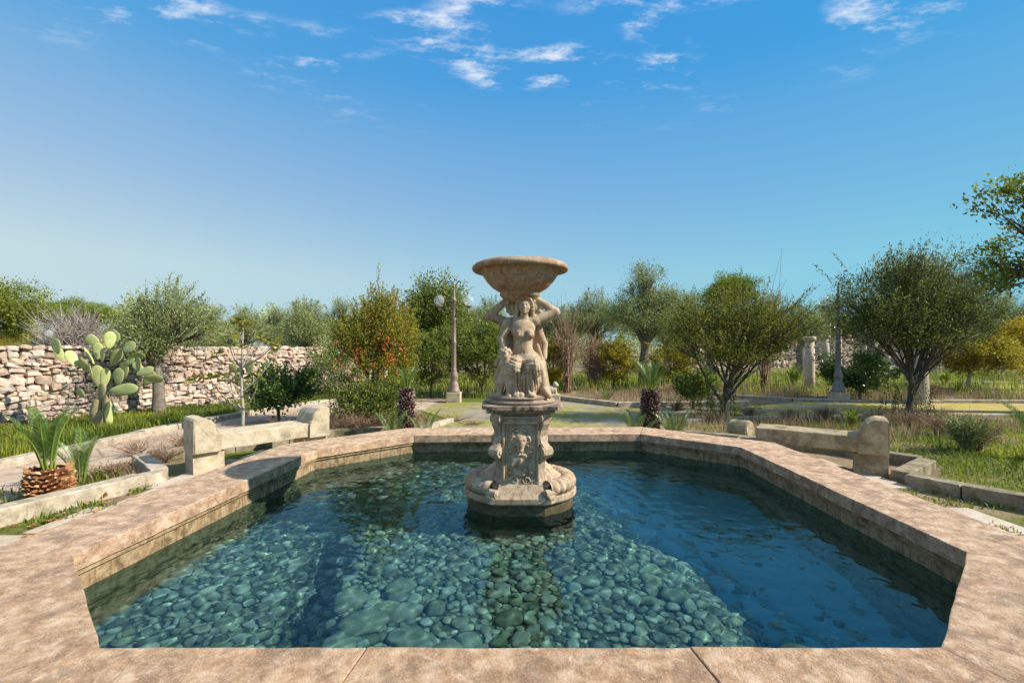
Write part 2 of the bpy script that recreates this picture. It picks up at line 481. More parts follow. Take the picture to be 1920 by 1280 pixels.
# ------------------------------------------------------------------ ground, paths
def poly_offset(P, d):
    """offset a counter-clockwise plan polygon outwards by d"""
    n = len(P); out = []
    for i in range(n):
        p0, p1, p2 = (np.array(P[(i + k) % n][:2], float) for k in (-1, 0, 1))
        e1, e2 = p1 - p0, p2 - p1
        e1 /= np.linalg.norm(e1); e2 /= np.linalg.norm(e2)
        n1, n2 = np.array([e1[1], -e1[0]]), np.array([e2[1], -e2[0]])
        A = np.array([n1, n2]); b = np.array([n1 @ p1 + d, n2 @ p1 + d])
        out.append(tuple(np.linalg.solve(A, b)))
    return out

# inner edge of the coping, counter-clockwise from the near left corner
POOL = [(-1.514, 1.675), (1.579, 1.675), (2.456, 2.456), (2.532, 5.058), (1.640, 5.828), (-1.234, 5.745), (-2.113, 4.938), (-2.327, 2.412)]
COPE_W = 0.52
POOL_OUT = poly_offset(POOL, COPE_W)
WATER_Z = -0.225

m, n, l, p = new_mat('garden_soil')
b = NB(n, l); v = b.pos()
soil = b.ramp(b.noise(v, 2.2, 9, 0.7), [(0.3, (0.13, 0.095, 0.06)), (0.5, (0.24, 0.175, 0.11)), (0.72, (0.34, 0.26, 0.17))])
straw = b.ramp(b.noise(v, 30, 5, 0.7), [(0.35, (0.22, 0.15, 0.09)), (0.65, (0.42, 0.31, 0.19))])
col = b.mix(b.rng(b.noise(v, 0.9, 6, 0.65), 0.42, 0.58), soil, straw)
mossf = b.rng(b.noise(v, 0.55, 7, 0.68), 0.47, 0.58)
mosscol = b.ramp(b.noise(v, 9, 6, 0.7), [(0.3, (0.05, 0.075, 0.014)), (0.5, (0.12, 0.15, 0.022)), (0.75, (0.23, 0.22, 0.03))])
l.new(b.mix(mossf, col, mosscol), p.inputs['Base Color'])
p.inputs['Roughness'].default_value = 1.0
p.inputs['Specular IOR Level'].default_value = 0.1
l.new(b.bump(b.math('ADD', b.noise(v, 5, 9, 0.72), b.noise(v, 45, 4, 0.7)), 0.8, 0.03), p.inputs['Normal'])
M_soil = m

def path_mat(name, c, moss, moss_lo, scale=1.0):
    m, n, l, p = new_mat(name)
    b = NB(n, l); v = b.pos()
    base = b.ramp(b.noise(v, 2.4 * scale, 8, 0.7, 0.4), [(0.3, c[0]), (0.5, c[1]), (0.7, c[2])])
    crack = b.rng(b.voronoi(b.mapping(v, (1.4, 1.4, 1.4)), 1.1, 'DISTANCE_TO_EDGE'), 0.0, 0.03, 1.0, 0.0)
    base = b.mix(b.math('MULTIPLY', crack, 0.7), base, (0.12, 0.10, 0.05))
    f = b.math('MULTIPLY', b.rng(b.noise(v, 1.1, 8, 0.72), moss_lo, moss_lo + 0.12), b.rng(b.noise(v, 14, 4, 0.7), 0.35, 0.55))
    mc = b.ramp(b.noise(v, 6, 5, 0.7), [(0.3, moss[0]), (0.7, moss[1])])
    l.new(b.mix(f, base, mc), p.inputs['Base Color'])
    p.inputs['Roughness'].default_value = 0.95
    p.inputs['Specular IOR Level'].default_value = 0.15
    l.new(b.bump(b.math('ADD', b.noise(v, 9, 8, 0.7), b.math('MULTIPLY', f, 0.8)), 0.6, 0.012), p.inputs['Normal'])
    return m
M_path = path_mat('path_stone', [(0.30, 0.21, 0.14), (0.43, 0.32, 0.23), (0.52, 0.43, 0.34)], [(0.16, 0.15, 0.03), (0.34, 0.27, 0.05)], 0.57)
M_mosspath = path_mat('mossy_path_stone', [(0.17, 0.14, 0.10), (0.27, 0.23, 0.17), (0.36, 0.31, 0.24)], [(0.16, 0.16, 0.02), (0.36, 0.33, 0.03)], 0.44)
M_yellowpath = path_mat('yellow_moss_path', [(0.30, 0.24, 0.14), (0.42, 0.33, 0.18), (0.50, 0.42, 0.28)], [(0.34, 0.27, 0.02), (0.52, 0.38, 0.03)], 0.42)

# the ground: one sheet from the pool's outer wall to the horizon
ringp = [POOL_OUT]
for d in (1.5, 6, 20, 80, 400, 2500): ringp.append(poly_offset(POOL, COPE_W + d))
ringp[0] = poly_offset(POOL, COPE_W - 0.12)
V, F = [], []
for k, rp in enumerate(ringp):
    for q in rp: V.append((q[0], q[1], GZ))
for k in range(len(ringp) - 1):
    for i in range(8): F.append((k * 8 + i, (k + 1) * 8 + i, (k + 1) * 8 + (i + 1) % 8, k * 8 + (i + 1) % 8))
g = link('ground', np_mesh('ground', np.array(V), np.array(F), False), None, M_soil)
tag(g, 'brown garden soil with patches of moss around the pool', 'ground', kind='structure')

def sheet(name, poly, z, mat, label, cat):
    me = bpy.data.meshes.new(name)
    me.from_pydata([(q[0], q[1], z) for q in poly], [], [list(range(len(poly)))])
    o = link(name, me, None, mat)
    return tag(o, label, cat, kind='structure')

sheet('side_path', [(-5.85, 1.5), (-4.55, 1.5), (-4.62, 4.9), (-4.75, 6.6), (-4.3, 8.4), (-3.4, 9.7), (-1.9, 10.2), (-1.9, 12.0), (-4.2, 12.2), (-5.35, 10.4), (-5.78, 8.2)],
      GZ + 0.006, M_path, 'worn pinkish stone path running along the dry stone wall', 'path')
sheet('centre_path', [(-1.75, 6.2), (2.4, 6.2), (2.75, 8.6), (4.9, 9.0), (13.5, 9.4), (30, 9.6), (30, 11.3), (13.5, 11.35), (7.3, 11.75), (5.6, 10.8), (2.5, 10.7), (1.4, 11.9), (-1.95, 11.5), (-1.95, 10.0), (-1.3, 9.0)],
      GZ + 0.010, M_mosspath, 'mossy paved path behind the pool', 'path')
sheet('yellow_path', [(4.9, 9.05), (13.5, 9.45), (30, 9.65), (30, 11.25), (13.5, 11.3), (7.3, 11.6), (5.6, 10.7)],
      GZ + 0.015, M_yellowpath, 'path covered in yellow moss running off to the right', 'path')
sheet('far_path', [(11.5, 15.3), (40, 15.2), (40, 17.2), (12.5, 17.4)], GZ + 0.008, M_yellowpath, 'far strip of yellow mossy path before the low wall', 'path')

# paving slabs between coping and kerbs
pav = empty('pool_paving', (0, 4, GZ)); tag(pav, 'worn stone slabs paving the ring around the pool', 'paving', kind='structure')
def in_poly(x, y, P):
    c = False; n = len(P)
    for i in range(n):
        x1, y1 = P[i][:2]; x2, y2 = P[(i + 1) % n][:2]
        if (y1 > y) != (y2 > y) and x < (x2 - x1) * (y - y1) / (y2 - y1) + x1: c = not c
    return c
PAVE = [(-4.95, .6), (5.45, .8), (4.75, 3.2), (4.15, 4.25), (3.98, 4.65), (4.4, 5.2), (3.5, 6.35), (2.5, 6.9), (-2.0, 7.05), (-2.75, 6.85), (-3.9, 5.8), (-4.2, 5.3), (-3.72, 4.7), (-4.1, 3.45)]
core = poly_offset(POOL, COPE_W - 0.25); core_in = poly_offset(POOL, 0.12)
rs = random.Random(3)
row = 0; y = 1.0
while y < 6.3:
    hgt = rs.uniform(0.48, 0.66)
    x = -5.2 + rs.uniform(0, 0.4)
    while x < 5.6:
        w = rs.uniform(0.40, 0.75)
        cx, cyy = x + w / 2, y + hgt / 2
        if all(in_poly(x + w * .5 + (w * .5 + .02) * u_ * .8, cyy + hgt * .4 * v_, PAVE) for u_ in (-1, 1) for v_ in (-1, 1)) and not in_poly(cx, cyy, core) and not any(in_poly(x + w * u_, y + hgt * v_, core_in) for u_ in (0, .5, 1) for v_ in (0, .5, 1)):
            q = [(x + .008, y + .008), (x + w - .008, y + .008), (x + w - .008, y + hgt - .008), (x + .008, y + hgt - .008)]
            q = [(a + rs.uniform(-.008, .008), c + rs.uniform(-.008, .008)) for a, c in q]
            me = prism_mesh('slab', [(a - cx, c - cyy) for a, c in q], -0.03, 0.022 + rs.uniform(-.005, .005), 0.006)
            o = link('paving_slab', me, pav, M_slab); o.location = (cx, cyy - 4, 0)
        x += w
    y += hgt

# ------------------------------------------------------------------ the pool
pool = empty('stone_pool', (0, 3.7, GZ))
tag(pool, 'octagonal stone pool with broad reddish coping slabs', 'pool')
def local(me, loc):
    me.transform(Matrix.Translation(-Vector(loc))); return me
PL = (0, 3.7, GZ)
nsl = [3, 1, 2, 1, 2, 1, 2, 1]
for i in range(8):
    a, c = np.array(POOL[i]), np.array(POOL[(i + 1) % 8])
    A, Cc = np.array(POOL_OUT[i]), np.array(POOL_OUT[(i + 1) % 8])
    cuts = [0.0] + sorted([(k + 1 + rs.uniform(-.12, .12)) / nsl[i] for k in range(nsl[i] - 1)]) + [1.0]
    gap = 0.0015 / np.linalg.norm(c - a)
    for k in range(nsl[i]):
        t0, t1 = cuts[k] + gap, cuts[k + 1] - gap
        m_ = max(3, int(np.linalg.norm(c - a) * (t1 - t0) / 0.09))
        nrm = (a - A) / np.linalg.norm(a - A)
        inner = [a + (c - a) * t + nrm * rs.uniform(-.005, .003) for t in np.linspace(t0, t1, m_)]
        outer = [A + (Cc - A) * t - nrm * rs.uniform(-.006, .006) for t in np.linspace(t1, t0, m_)]
        me = prism_mesh('coping_slab', [tuple(q) for q in inner + outer], -0.092, rs.uniform(-.002, .002), 0.005)
        link('coping_slab', local(me, PL), pool, M_coping)

def ring_mesh(name, Pin, Pout, z0, z1):
    V, F = [], []
    for P in (Pin, Pout):
        for z in (z0, z1):
            V += [(q[0], q[1], z) for q in P]
    for i in range(8):
        j = (i + 1) % 8
        F += [(i, 8 + i, 8 + j, j), (16 + i, 16 + j, 24 + j, 24 + i), (8 + i, 24 + i, 24 + j, 8 + j), (i, j, 16 + j, 16 + i)]
    return np_mesh(name, np.array(V), np.array(F), False)
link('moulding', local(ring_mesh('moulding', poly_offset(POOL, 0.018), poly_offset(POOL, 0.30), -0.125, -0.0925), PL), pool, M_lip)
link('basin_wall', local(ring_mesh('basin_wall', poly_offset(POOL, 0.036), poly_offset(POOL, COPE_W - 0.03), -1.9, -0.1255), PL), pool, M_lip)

# --- pool floor: a pebble mound in the middle, a trench, a deep sandy part on the right
def sstep(a, b_, x): t = np.clip((x - a) / (b_ - a), 0, 1); return t * t * (3 - 2 * t)
def vnoise(x, y, s):
    return (np.sin(x * 3.1 * s + 1.3 * np.sin(y * 2.3 * s)) + np.sin(y * 3.7 * s + 1.7 * np.sin(x * 1.9 * s + 2)) + np.sin((x + y) * 5.3 * s + 0.7)) / 3
def floor_z(x, y):
    x, y = np.asarray(x, float), np.asarray(y, float)
    right = 1.28 - 0.30 * (y - 2.4) + 0.09 * np.sin(4.3 * y + 0.6) + 0.05 * np.sin(9.7 * y)
    deep = sstep(right - 0.10, right + 0.50, x)
    tx = -1.18 - 0.22 * (y - 2.4)
    trench = np.exp(-((x - tx) / 0.13) ** 2) * (1 - sstep(3.3, 4.0, y))
    z = -0.86 + 0.16 * sstep(tx, tx + 0.35, x) - 0.10 * sstep(3.6, 5.2, y)
    z = z - 0.30 * trench
    z = z * (1 - deep) + deep * (-1.45 + 0.22 * np.exp(-((x - (1.95 - 0.35 * (y - 2.2))) / 0.16) ** 2))
    return z + 0.035 * vnoise(x, y, 1.6)
gx, gy = np.meshgrid(np.linspace(-2.75, 2.95, 100), np.linspace(1.3, 6.2, 90), indexing='ij')
Vf = np.stack([gx, gy, floor_z(gx, gy)], -1).reshape(-1, 3)
ii, jj = np.meshgrid(np.arange(99), np.arange(89), indexing='ij')
Ff = np.stack([ii * 90 + jj, (ii + 1) * 90 + jj, (ii + 1) * 90 + jj + 1, ii * 90 + jj + 1], -1).reshape(-1, 4)
m, n, l, p = new_mat('pool_bed')               # silt under the pebbles; the deep water's blue tint is painted into the sand
b = NB(n, l); v = b.pos(); sx = n.new('ShaderNodeSeparateXYZ'); l.new(v, sx.inputs[0])
edge = b.math('ADD', sx.outputs['X'], b.math('MULTIPLY', sx.outputs['Y'], 0.30))
f = b.rng(b.math('ADD', edge, b.math('MULTIPLY', b.noise(v, 4, 4), 0.4)), 2.25, 2.75)
l.new(b.mix(f, b.mix(b.noise(v, 7, 6), (0.06, 0.06, 0.035), (0.13, 0.125, 0.075)), b.mix(b.noise(v, 5, 6), (0.14, 0.36, 0.45), (0.24, 0.50, 0.58))), p.inputs['Base Color'])
p.inputs['Roughness'].default_value = 0.95; l.new(b.bump(b.noise(v, 18, 5), 0.4, 0.01), p.inputs['Normal'])
M_sand = m
floor = link('pool_floor', np_mesh('pool_floor', Vf, Ff, True), None, M_sand)
tag(floor, 'sandy pool bottom covered with rounded pebbles under the clear water', 'pool floor', kind='structure')

def blob(name, sub, rough, seed, flat=1.0):
    bm = bmesh.new(); bmesh.ops.create_icosphere(bm, subdivisions=sub, radius=1.0)
    r_ = random.Random(seed); ph = [r_.uniform(0, 6) for _ in range(9)]
    for v_ in bm.verts:
        c = v_.co
        d = 1 + rough * (math.sin(2.1 * c.x + ph[0]) * math.sin(1.8 * c.y + ph[1]) + 0.6 * math.sin(3.3 * c.z + ph[2] + 2 * c.x) + 0.4 * math.sin(5 * c.y + ph[3]) * math.cos(4 * c.x + ph[4]))
        v_.co = Vector((c.x * d, c.y * d, c.z * d * flat))
    return bm_mesh(name, bm, True)
peb = [blob('pebble', 2, 0.19, s_, 0.60) for s_ in range(6)]
pts = []
cell = {}
def try_add(x, y, r_):
    ci, cj = int(x / 0.12), int(y / 0.12)
    for a in range(ci - 2, ci + 3):
        for c in range(cj - 2, cj + 3):
            for (qx, qy, qr) in cell.get((a, c), ()):
                if (qx - x) ** 2 + (qy - y) ** 2 < (0.70 * (qr + r_)) ** 2: return False
    cell.setdefault((ci, cj), []).append((x, y, r_)); pts.append((x, y, r_)); return True
inner_lim = poly_offset(POOL, 0.03)
FX, FY = 0.069, 3.90                         # the fountain stands here
for r0, r1, tries in ((0.060, 0.090, 110), (0.036, 0.055, 2000), (0.022, 0.036, 12000), (0.013, 0.022, 22000)):
    for _ in range(tries):
        x, y = rs.uniform(-2.4, 2.55), rs.uniform(1.9, 5.8)
        if not in_poly(x, y, inner_lim): continue
        rightb = 1.28 - 0.30 * (y - 2.4) + 0.09 * math.sin(4.3 * y + 0.6) + 0.05 * math.sin(9.7 * y)
        if x > rightb and rs.random() > max(0.03, 0.9 * math.exp(-(x - rightb) / 0.22)): continue
        if y > 4.4 and r0 < 0.03: continue
        try_add(x, y, rs.uniform(r0, r1))
pts.sort(key=lambda q: -(q[2] / (q[1] + 0.3)) if True else 0)
restV, restF, nb = [], [], 0
pv = [(np.array([v_.co[:] for v_ in me.vertices]), np.array([f.vertices[:] for f in me.polygons])) for me in peb]
for i, (x, y, r_) in enumerate(pts):
    z = float(floor_z(x, y)) + r_ * 0.30
    s_ = (r_ * rs.uniform(0.95, 1.3), r_ * rs.uniform(0.8, 1.05), r_ * rs.uniform(0.85, 1.1))
    rot = (rs.uniform(-.3, .3), rs.uniform(-.3, .3), rs.uniform(0, 6.28))
    if i < 290:
        o = link('pebble', peb[i % 6], floor, M_pebble)
        o.location = (x, y, z); o.scale = s_; o.rotation_euler = rot
    else:
        Vv, Fv = pv[i % 6]
        Mx = np.array(Euler(rot).to_matrix())
        restV.append((Vv * s_) @ Mx.T + (x, y, z)); restF.append(Fv + nb); nb += len(Vv)
o = link('pebble_bed', np_mesh('pebble_bed', np.concatenate(restV), np.concatenate(restF), True), floor, M_pebble); o['kind'] = 'stuff'
# larger mossy rocks by the near wall
M_algae = stone_mat('algae_rock', [(0.20, 0.19, 0.12), (0.30, 0.28, 0.19), (0.40, 0.37, 0.28)], 4.0, blotch=((0.15, 0.15, 0.06), 0.5, 0.6), bump=0.6, bdist=0.01)
rk = [blob('rock', 3, 0.2, 40 + s_, 0.75) for s_ in range(3)]
for k, (x, y, r_, mt) in enumerate([(-1.05, 2.12, 0.14, 1), (0.36, 2.06, 0.13, 1), (1.34, 2.06, 0.13, 1), (-0.80, 2.52, 0.105, 2), (-0.98, 2.72, 0.09, 2), (-0.52, 2.40, 0.10, 2), (-0.70, 2.85, 0.085, 2), (0.62, 2.10, 0.12, 1), (-0.62, 2.62, 0.08, 2), (-0.9, 2.36, 0.09, 2), (-0.3, 2.3, 0.085, 2)]):
    o = link('submerged_rock', rk[k % 3].copy(), floor, M_mossrock if mt == 1 else M_algae)
    o.location = (x, y, float(floor_z(x, y)) + (0.18 if mt == 1 else 0.03)); o.scale = (r_ * 1.25, r_, r_ * (1.6 if mt == 1 else 0.9)); o.rotation_euler = (0, 0, k * 1.3)

# --- the water: its rippled surface, reaching into the walls all round
bm = bmesh.new()
bmesh.ops.create_grid(bm, x_segments=400, y_segments=360, size=1.0)
for v_ in bm.verts: v_.co = Vector((0.05 + v_.co.x * 2.75, 3.75 + v_.co.y * 2.4, 0))
WP = poly_offset(POOL, 0.05)
for i in range(8):
    p0, p1 = WP[i], WP[(i + 1) % 8]
    e = Vector((p1[0] - p0[0], p1[1] - p0[1], 0)).normalized()
    bmesh.ops.bisect_plane(bm, geom=bm.verts[:] + bm.edges[:] + bm.faces[:], dist=1e-5, plane_co=(p0[0], p0[1], 0), plane_no=(e.y, -e.x, 0), clear_outer=True)
def ripple(x, y):
    a = 0.0003 + 0.0003 * float(sstep(2.6, 4.6, np.array(y)))
    z = 0
    for kx, ky, ph, w in ((9, 31, 0.3, .8), (-14, 24, 1.1, .7), (22, 17, 2.2, .6), (-5, 44, 4.0, .55), (33, 9, 0.9, .35), (-27, 35, 5.1, .4), (40, 28, 3.3, .3), (12, -13, 2.0, 1.2)):
        z += w * math.sin(kx * x + ky * y + ph + 0.8 * math.sin(1.7 * x + 2.3 * y + ph))
    for q in range(9):
        an = q * 0.71 + 0.3; k_ = 62 + 4.3 * ((q * 5) % 9)
        z += 0.34 * math.sin(k_ * (x * math.cos(an) + y * math.sin(an)) + q * 1.9 + 1.4 * math.sin(2.1 * x * (1 + .2 * q) - 1.6 * y + q))
    d = math.hypot(x - FX, y - FY)
    ring = 0.0010 * math.sin(d * 46) * math.exp(-((d - 0.9) / 0.45) ** 2)
    d2 = math.hypot(x - 1.25, y - 2.0)
    ring += 0.0007 * math.sin(d2 * 75) * math.exp(-(d2 / 0.28) ** 2)
    return a * z + ring * (0.4 + 0.6 * float(sstep(2.8, 3.8, np.array(y))) if d < 1.8 else 1)
for v_ in bm.verts: v_.co.z = WATER_Z + ripple(v_.co.x, v_.co.y)
for f_ in bm.faces:
    if f_.normal.z < 0: f_.normal_flip()
wme = bpy.data.meshes.new('water'); bm.to_mesh(wme); bm.free()
wme.polygons.foreach_set('use_smooth', np.ones(len(wme.polygons), dtype=bool))
m = bpy.data.materials.new('clear_water'); m.use_nodes = True; MATS['clear_water'] = m
n, l = m.node_tree.nodes, m.node_tree.links
n.clear()
out = n.new('ShaderNodeOutputMaterial')
gl = n.new('ShaderNodeBsdfGlass'); gl.inputs['IOR'].default_value = 1.42; gl.inputs['Roughness'].default_value = 0.0
l.new(gl.outputs[0], out.inputs['Surface'])
gl.inputs['Color'].default_value = (0.62, 0.90, 0.93, 1)
water = link('water', wme, None, m)
tag(water, 'clear blue-green water filling the octagonal pool', 'water', kind='structure')
water.cycles.is_caustics_caster = True
for o in [floor] + list(floor.children) + list(pool.children): o.cycles.is_caustics_receiver = True
sun_d.cycles.is_caustics_light = True
# ------------------------------------------------------------------ the fountain
FB = -0.85                                    # its foot on the pool floor
fount = empty('fountain', (FX, FY, FB))
tag(fount, 'weathered stone fountain with a woman and child carrying a broad bowl on a carved pedestal', 'fountain')
def fpart(name, me, mat, parent=None):
    if parent is None: me.transform(Matrix.Translation((0, 0, -FB)))
    return link(name, me, parent or fount, mat)

def outline(n, rx, ry, grow=0.0, box=(0.235, 0.345)):
    """oval with a flat-faced box front and back"""
    P = []
    for t in np.linspace(0, 2 * np.pi, n, endpoint=False):
        x, y = (rx + grow) * math.cos(t), (ry + grow) * math.sin(t)
        bx, by = box[0] + grow, box[1] + grow
        if abs(x) < bx: y = math.copysign(max(abs(y) * 0 + by, 0), y)
        P.append((x, y))
    return P
def loft(name, rings, cap=True):
    n = len(rings[0][0]); V = []; F = []
    for P, z in rings: V += [(q[0], q[1], z) for q in P]
    for k in range(len(rings) - 1):
        for i in range(n): F.append((k * n + i, k * n + (i + 1) % n, (k + 1) * n + (i + 1) % n, (k + 1) * n + i))
    me = bpy.data.meshes.new(name)
    me.from_pydata(V, [], F + ([list(range((len(rings) - 1) * n, len(rings) * n)), list(range(n))[::-1]] if cap else []))
    me.polygons.foreach_set('use_smooth', np.zeros(len(me.polygons), dtype=bool))
    return me
N_ = 72
fpart('plinth', loft('plinth', [(outline(N_, .47, .36, -.02), -.86), (outline(N_, .47, .36, -.02), -.135)]), M_wet)
fpart('plinth_band', loft('plinth_band', [(outline(N_, .47, .36, 0.0), -.134), (outline(N_, .47, .36, 0.008), -.12), (outline(N_, .47, .36, 0.008), -.085), (outline(N_, .47, .36, -.004), -.078)]), M_fount)
# gadrooned rim of the two side basins
for sgn in (-1, 1):
    th = np.linspace(-1.02, 1.02, 150); ph = np.linspace(0, 2 * np.pi, 18, endpoint=False)
    V = []
    for t in th:
        g = 1 + 0.16 * abs(math.sin(t * 19)) - 0.08
        cx, cyy = 0.405 * math.cos(t), 0.315 * math.sin(t)
        for p_ in ph:
            rr = 0.068 * g
            V.append((sgn * (cx + rr * math.cos(p_) * math.cos(t)), cyy + rr * math.cos(p_) * math.sin(t), -0.022 + 0.062 * g * math.sin(p_)))
    i, j = np.meshgrid(np.arange(149), np.arange(18), indexing='ij'); j2 = (j + 1) % 18
    F = np.stack([i * 18 + j, i * 18 + j2, (i + 1) * 18 + j2, (i + 1) * 18 + j], -1).reshape(-1, 4)
    if sgn < 0: F = F[:, ::-1]
    rim = fpart('basin_rim', np_mesh('basin_rim', np.array(V), F), M_fount)
    # shell-ribbed filling between rim and shaft
    V, na, nr = [], 70, 9
    for t in np.linspace(-1.15, 1.15, na):
        for q in np.linspace(0, 1, nr):
            r_ = 0.40 * (1 - q) + 0.17 * q
            z = -0.005 + 0.19 * q ** 1.6 + 0.012 * math.sin(t * 26) * (1 - q * .6)
            V.append((sgn * r_ * math.cos(t), 0.80 * r_ * math.sin(t), z))
    i, j = np.meshgrid(np.arange(na - 1), np.arange(nr - 1), indexing='ij')
    F = np.stack([i * nr + j, (i + 1) * nr + j, (i + 1) * nr + j + 1, i * nr + j + 1], -1).reshape(-1, 4)
    if sgn < 0: F = F[:, ::-1]
    fpart('basin_shell', np_mesh('basin_shell', np.array(V), F), M_fount)

bm = bmesh.new(); bm_box(bm, (-.175, -.228, -.08), (.175, .228, .575), 0.012)
fpart('pedestal_shaft', bm_mesh('pedestal_shaft', bm), M_fount)

# carved panel: a relief sculpted on a slab
G = sdf_grid((-.17, -.345, -.09), (.17, -.235, .57), 0.0045)
def S(kind, **p): sdf_add(G, kind, **p)
S('box', c=(0, -.262, .24), r=(.158, .014, .315), k=.002)
for x in (-.138, .138): S('box', c=(x, -.282, .27), r=(.010, .012, .27), k=.004)
for x in (-.112, .112): S('box', c=(x, -.280, .27), r=(.004, .006, .25), k=.004)
for z in (.545, .50): S('box', c=(0, -.282, z), r=(.145, .012, .008), k=.004)
def spiral(cx, cz, r0, turns, a0, sgn, rad, y=-.281, n=18):
    pts_ = []
    for q in range(n + 1):
        t = q / n; r_ = r0 * (1 - .82 * t); a = a0 + sgn * turns * 2 * math.pi * t
        pts_.append((cx + r_ * math.cos(a), y - .004 * (1 - t), cz + r_ * math.sin(a)))
    for u, w in zip(pts_[:-1], pts_[1:]): S('cap', a=u, b=w, ra=rad, rb=rad, k=.004)
for sg in (-1, 1):
    spiral(sg * .038, .455, .028, 1.3, math.pi / 2, sg, .0055)
    spiral(sg * .086, .455, .026, 1.3, -math.pi / 2, -sg, .0055)
    spiral(sg * .075, .405, .020, 1.1, 0 if sg > 0 else math.pi, sg, .005)
    # ram horns and ears beside the mask
    spiral(sg * .052, .365, .028, 1.2, math.pi / 2, -sg, .008, -.288)
    S('cap', a=(sg * .03, -.29, .345), b=(sg * .062, -.285, .315), ra=.012, rb=.006, k=.006)
    # cloth and garland hanging from the mask
    for q in range(5):
        S('cap', a=(sg * (.012 + q * .010), -.284, .255 - q * .006), b=(sg * (.030 + q * .012), -.283, .165 - q * .004), ra=.008, rb=.007, k=.005)
    for q in range(7):
        a = q / 6 * math.pi * .9
        S('ell', c=(sg * (.095 - .03 * math.sin(a)), -.280, .30 - q * .033), r=(.013, .009, .015), k=.005, rot=(0, sg * .6, 0))
    spiral(sg * .050, .045, .034, 1.4, math.pi, sg, .0075)
    spiral(sg * .105, .030, .028, 1.3, 0, -sg, .007)
    spiral(sg * .030, -.020, .022, 1.1, 0, sg, .007)
    spiral(sg * .085, -.022, .022, 1.1, math.pi, -sg, .007)
    for q in range(4): S('cap', a=(sg * (.07 + q * .016), -.279, .12 + q * .012), b=(sg * (.085 + q * .016), -.279, .055 + q * .006), ra=.005, rb=.004, k=.003)
S('ell', c=(0, -.285, .378), r=(.046, .032, .040), k=.01)
S('cap', a=(0, -.294, .365), b=(0, -.300, .298), ra=.040, rb=.027, k=.012)
S('ell', c=(0, -.318, .285), r=(.022, .014, .012), k=.006)
for sg in (-1, 1):
    S('ell', c=(sg * .024, -.325, .362), r=(.010, .010, .013), k=.004, op='sub')
    S('ell', c=(sg * .009, -.332, .290), r=(.005, .006, .005), k=.003, op='sub')
S('cap', a=(-.035, -.284, .245), b=(.035, -.284, .245), ra=.010, rb=.010, k=.006)
S('ell', c=(0, -.285, .175), r=(.022, .016, .055), k=.008)
S('ell', c=(0, -.282, .095), r=(.035, .014, .025), k=.008)
S('box', c=(.0, -.280, .012), r=(.055, .010, .007), k=.004)
pme = surface_nets(G, 'carved_panel'); pme.transform(Matrix.Translation((0, .012, 0)))
panel = fpart('carved_panel', pme, M_fount)

# sloping apron at the panel's foot
bm = bmesh.new()
va = [bm.verts.new(q) for q in ((-.20, -.352, -.083), (.20, -.352, -.083), (.165, -.262, .035), (-.165, -.262, .035), (-.20, -.20, -.083), (.20, -.20, -.083), (.165, -.20, .035), (-.165, -.20, .035))]
for f in ((0, 1, 2, 3), (5, 4, 7, 6), (3, 2, 6, 7), (0, 4, 5, 1), (0, 3, 7, 4), (1, 5, 6, 2)): bm.faces.new([va[i] for i in f])
fpart('apron', bm_mesh('apron', bm), M_fount)
# S-shaped corner brackets with volutes
prof = [(.22, .575), (.345, .575), (.355, .54), (.345, .49), (.318, .44), (.305, .39), (.315, .35), (.345, .325), (.375, .295), (.378, .255), (.355, .225), (.315, .215), (.292, .18), (.283, .12), (.290, .05), (.318, -.01), (.365, -.045), (.425, -.062), (.43, -.080), (.22, -.080)]
for q in range(4):
    bm = bmesh.new()
    hw = 0.040
    va = [bm.verts.new((r_, -hw, z)) for r_, z in prof]; vb = [bm.verts.new((r_, hw, z)) for r_, z in prof]
    bm.faces.new(va); bm.faces.new(vb[::-1])
    for i in range(len(prof)): bm.faces.new((va[i], vb[i], vb[(i + 1) % len(prof)], va[(i + 1) % len(prof)]))
    bmesh.ops.recalc_face_normals(bm, faces=bm.faces[:])
    bmesh.ops.bevel(bm, geom=[e for e in bm.edges if abs(e.verts[0].co.y - e.verts[1].co.y) < 1e-6], offset=0.007, segments=2, affect='EDGES')
    ang = [math.atan2(-1.36, 1), math.atan2(-1.36, -1), math.atan2(1.36, 1), math.atan2(1.36, -1)][q]
    Mz = Matrix.Rotation(ang, 4, 'Z') @ Matrix.Scale(1.0, 4)
    me = bm_mesh('scroll_bracket', bm, False); me.transform(Mz)
    br = fpart('scroll_bracket', me, M_fount)
    for (rc, zc_, rad) in ((.318, .535, .036), (.335, .272, .042), (.385, -.045, .030)):
        bm = bmesh.new()
        bmesh.ops.create_cone(bm, cap_ends=True, segments=20, radius1=rad, radius2=rad, depth=2 * hw + 0.016, matrix=Matrix.Translation((rc, 0, zc_)) @ Matrix.Rotation(math.pi / 2, 4, 'X'))
        bmesh.ops.create_cone(bm, cap_ends=True, segments=14, radius1=rad * .45, radius2=rad * .45, depth=2 * hw + 0.032, matrix=Matrix.Translation((rc, 0, zc_)) @ Matrix.Rotation(math.pi / 2, 4, 'X'))
        me = bm_mesh('volute', bm, False); me.transform(Matrix.Translation((0, 0, -FB)) @ Mz)
        link('volute', me, br, M_fount)

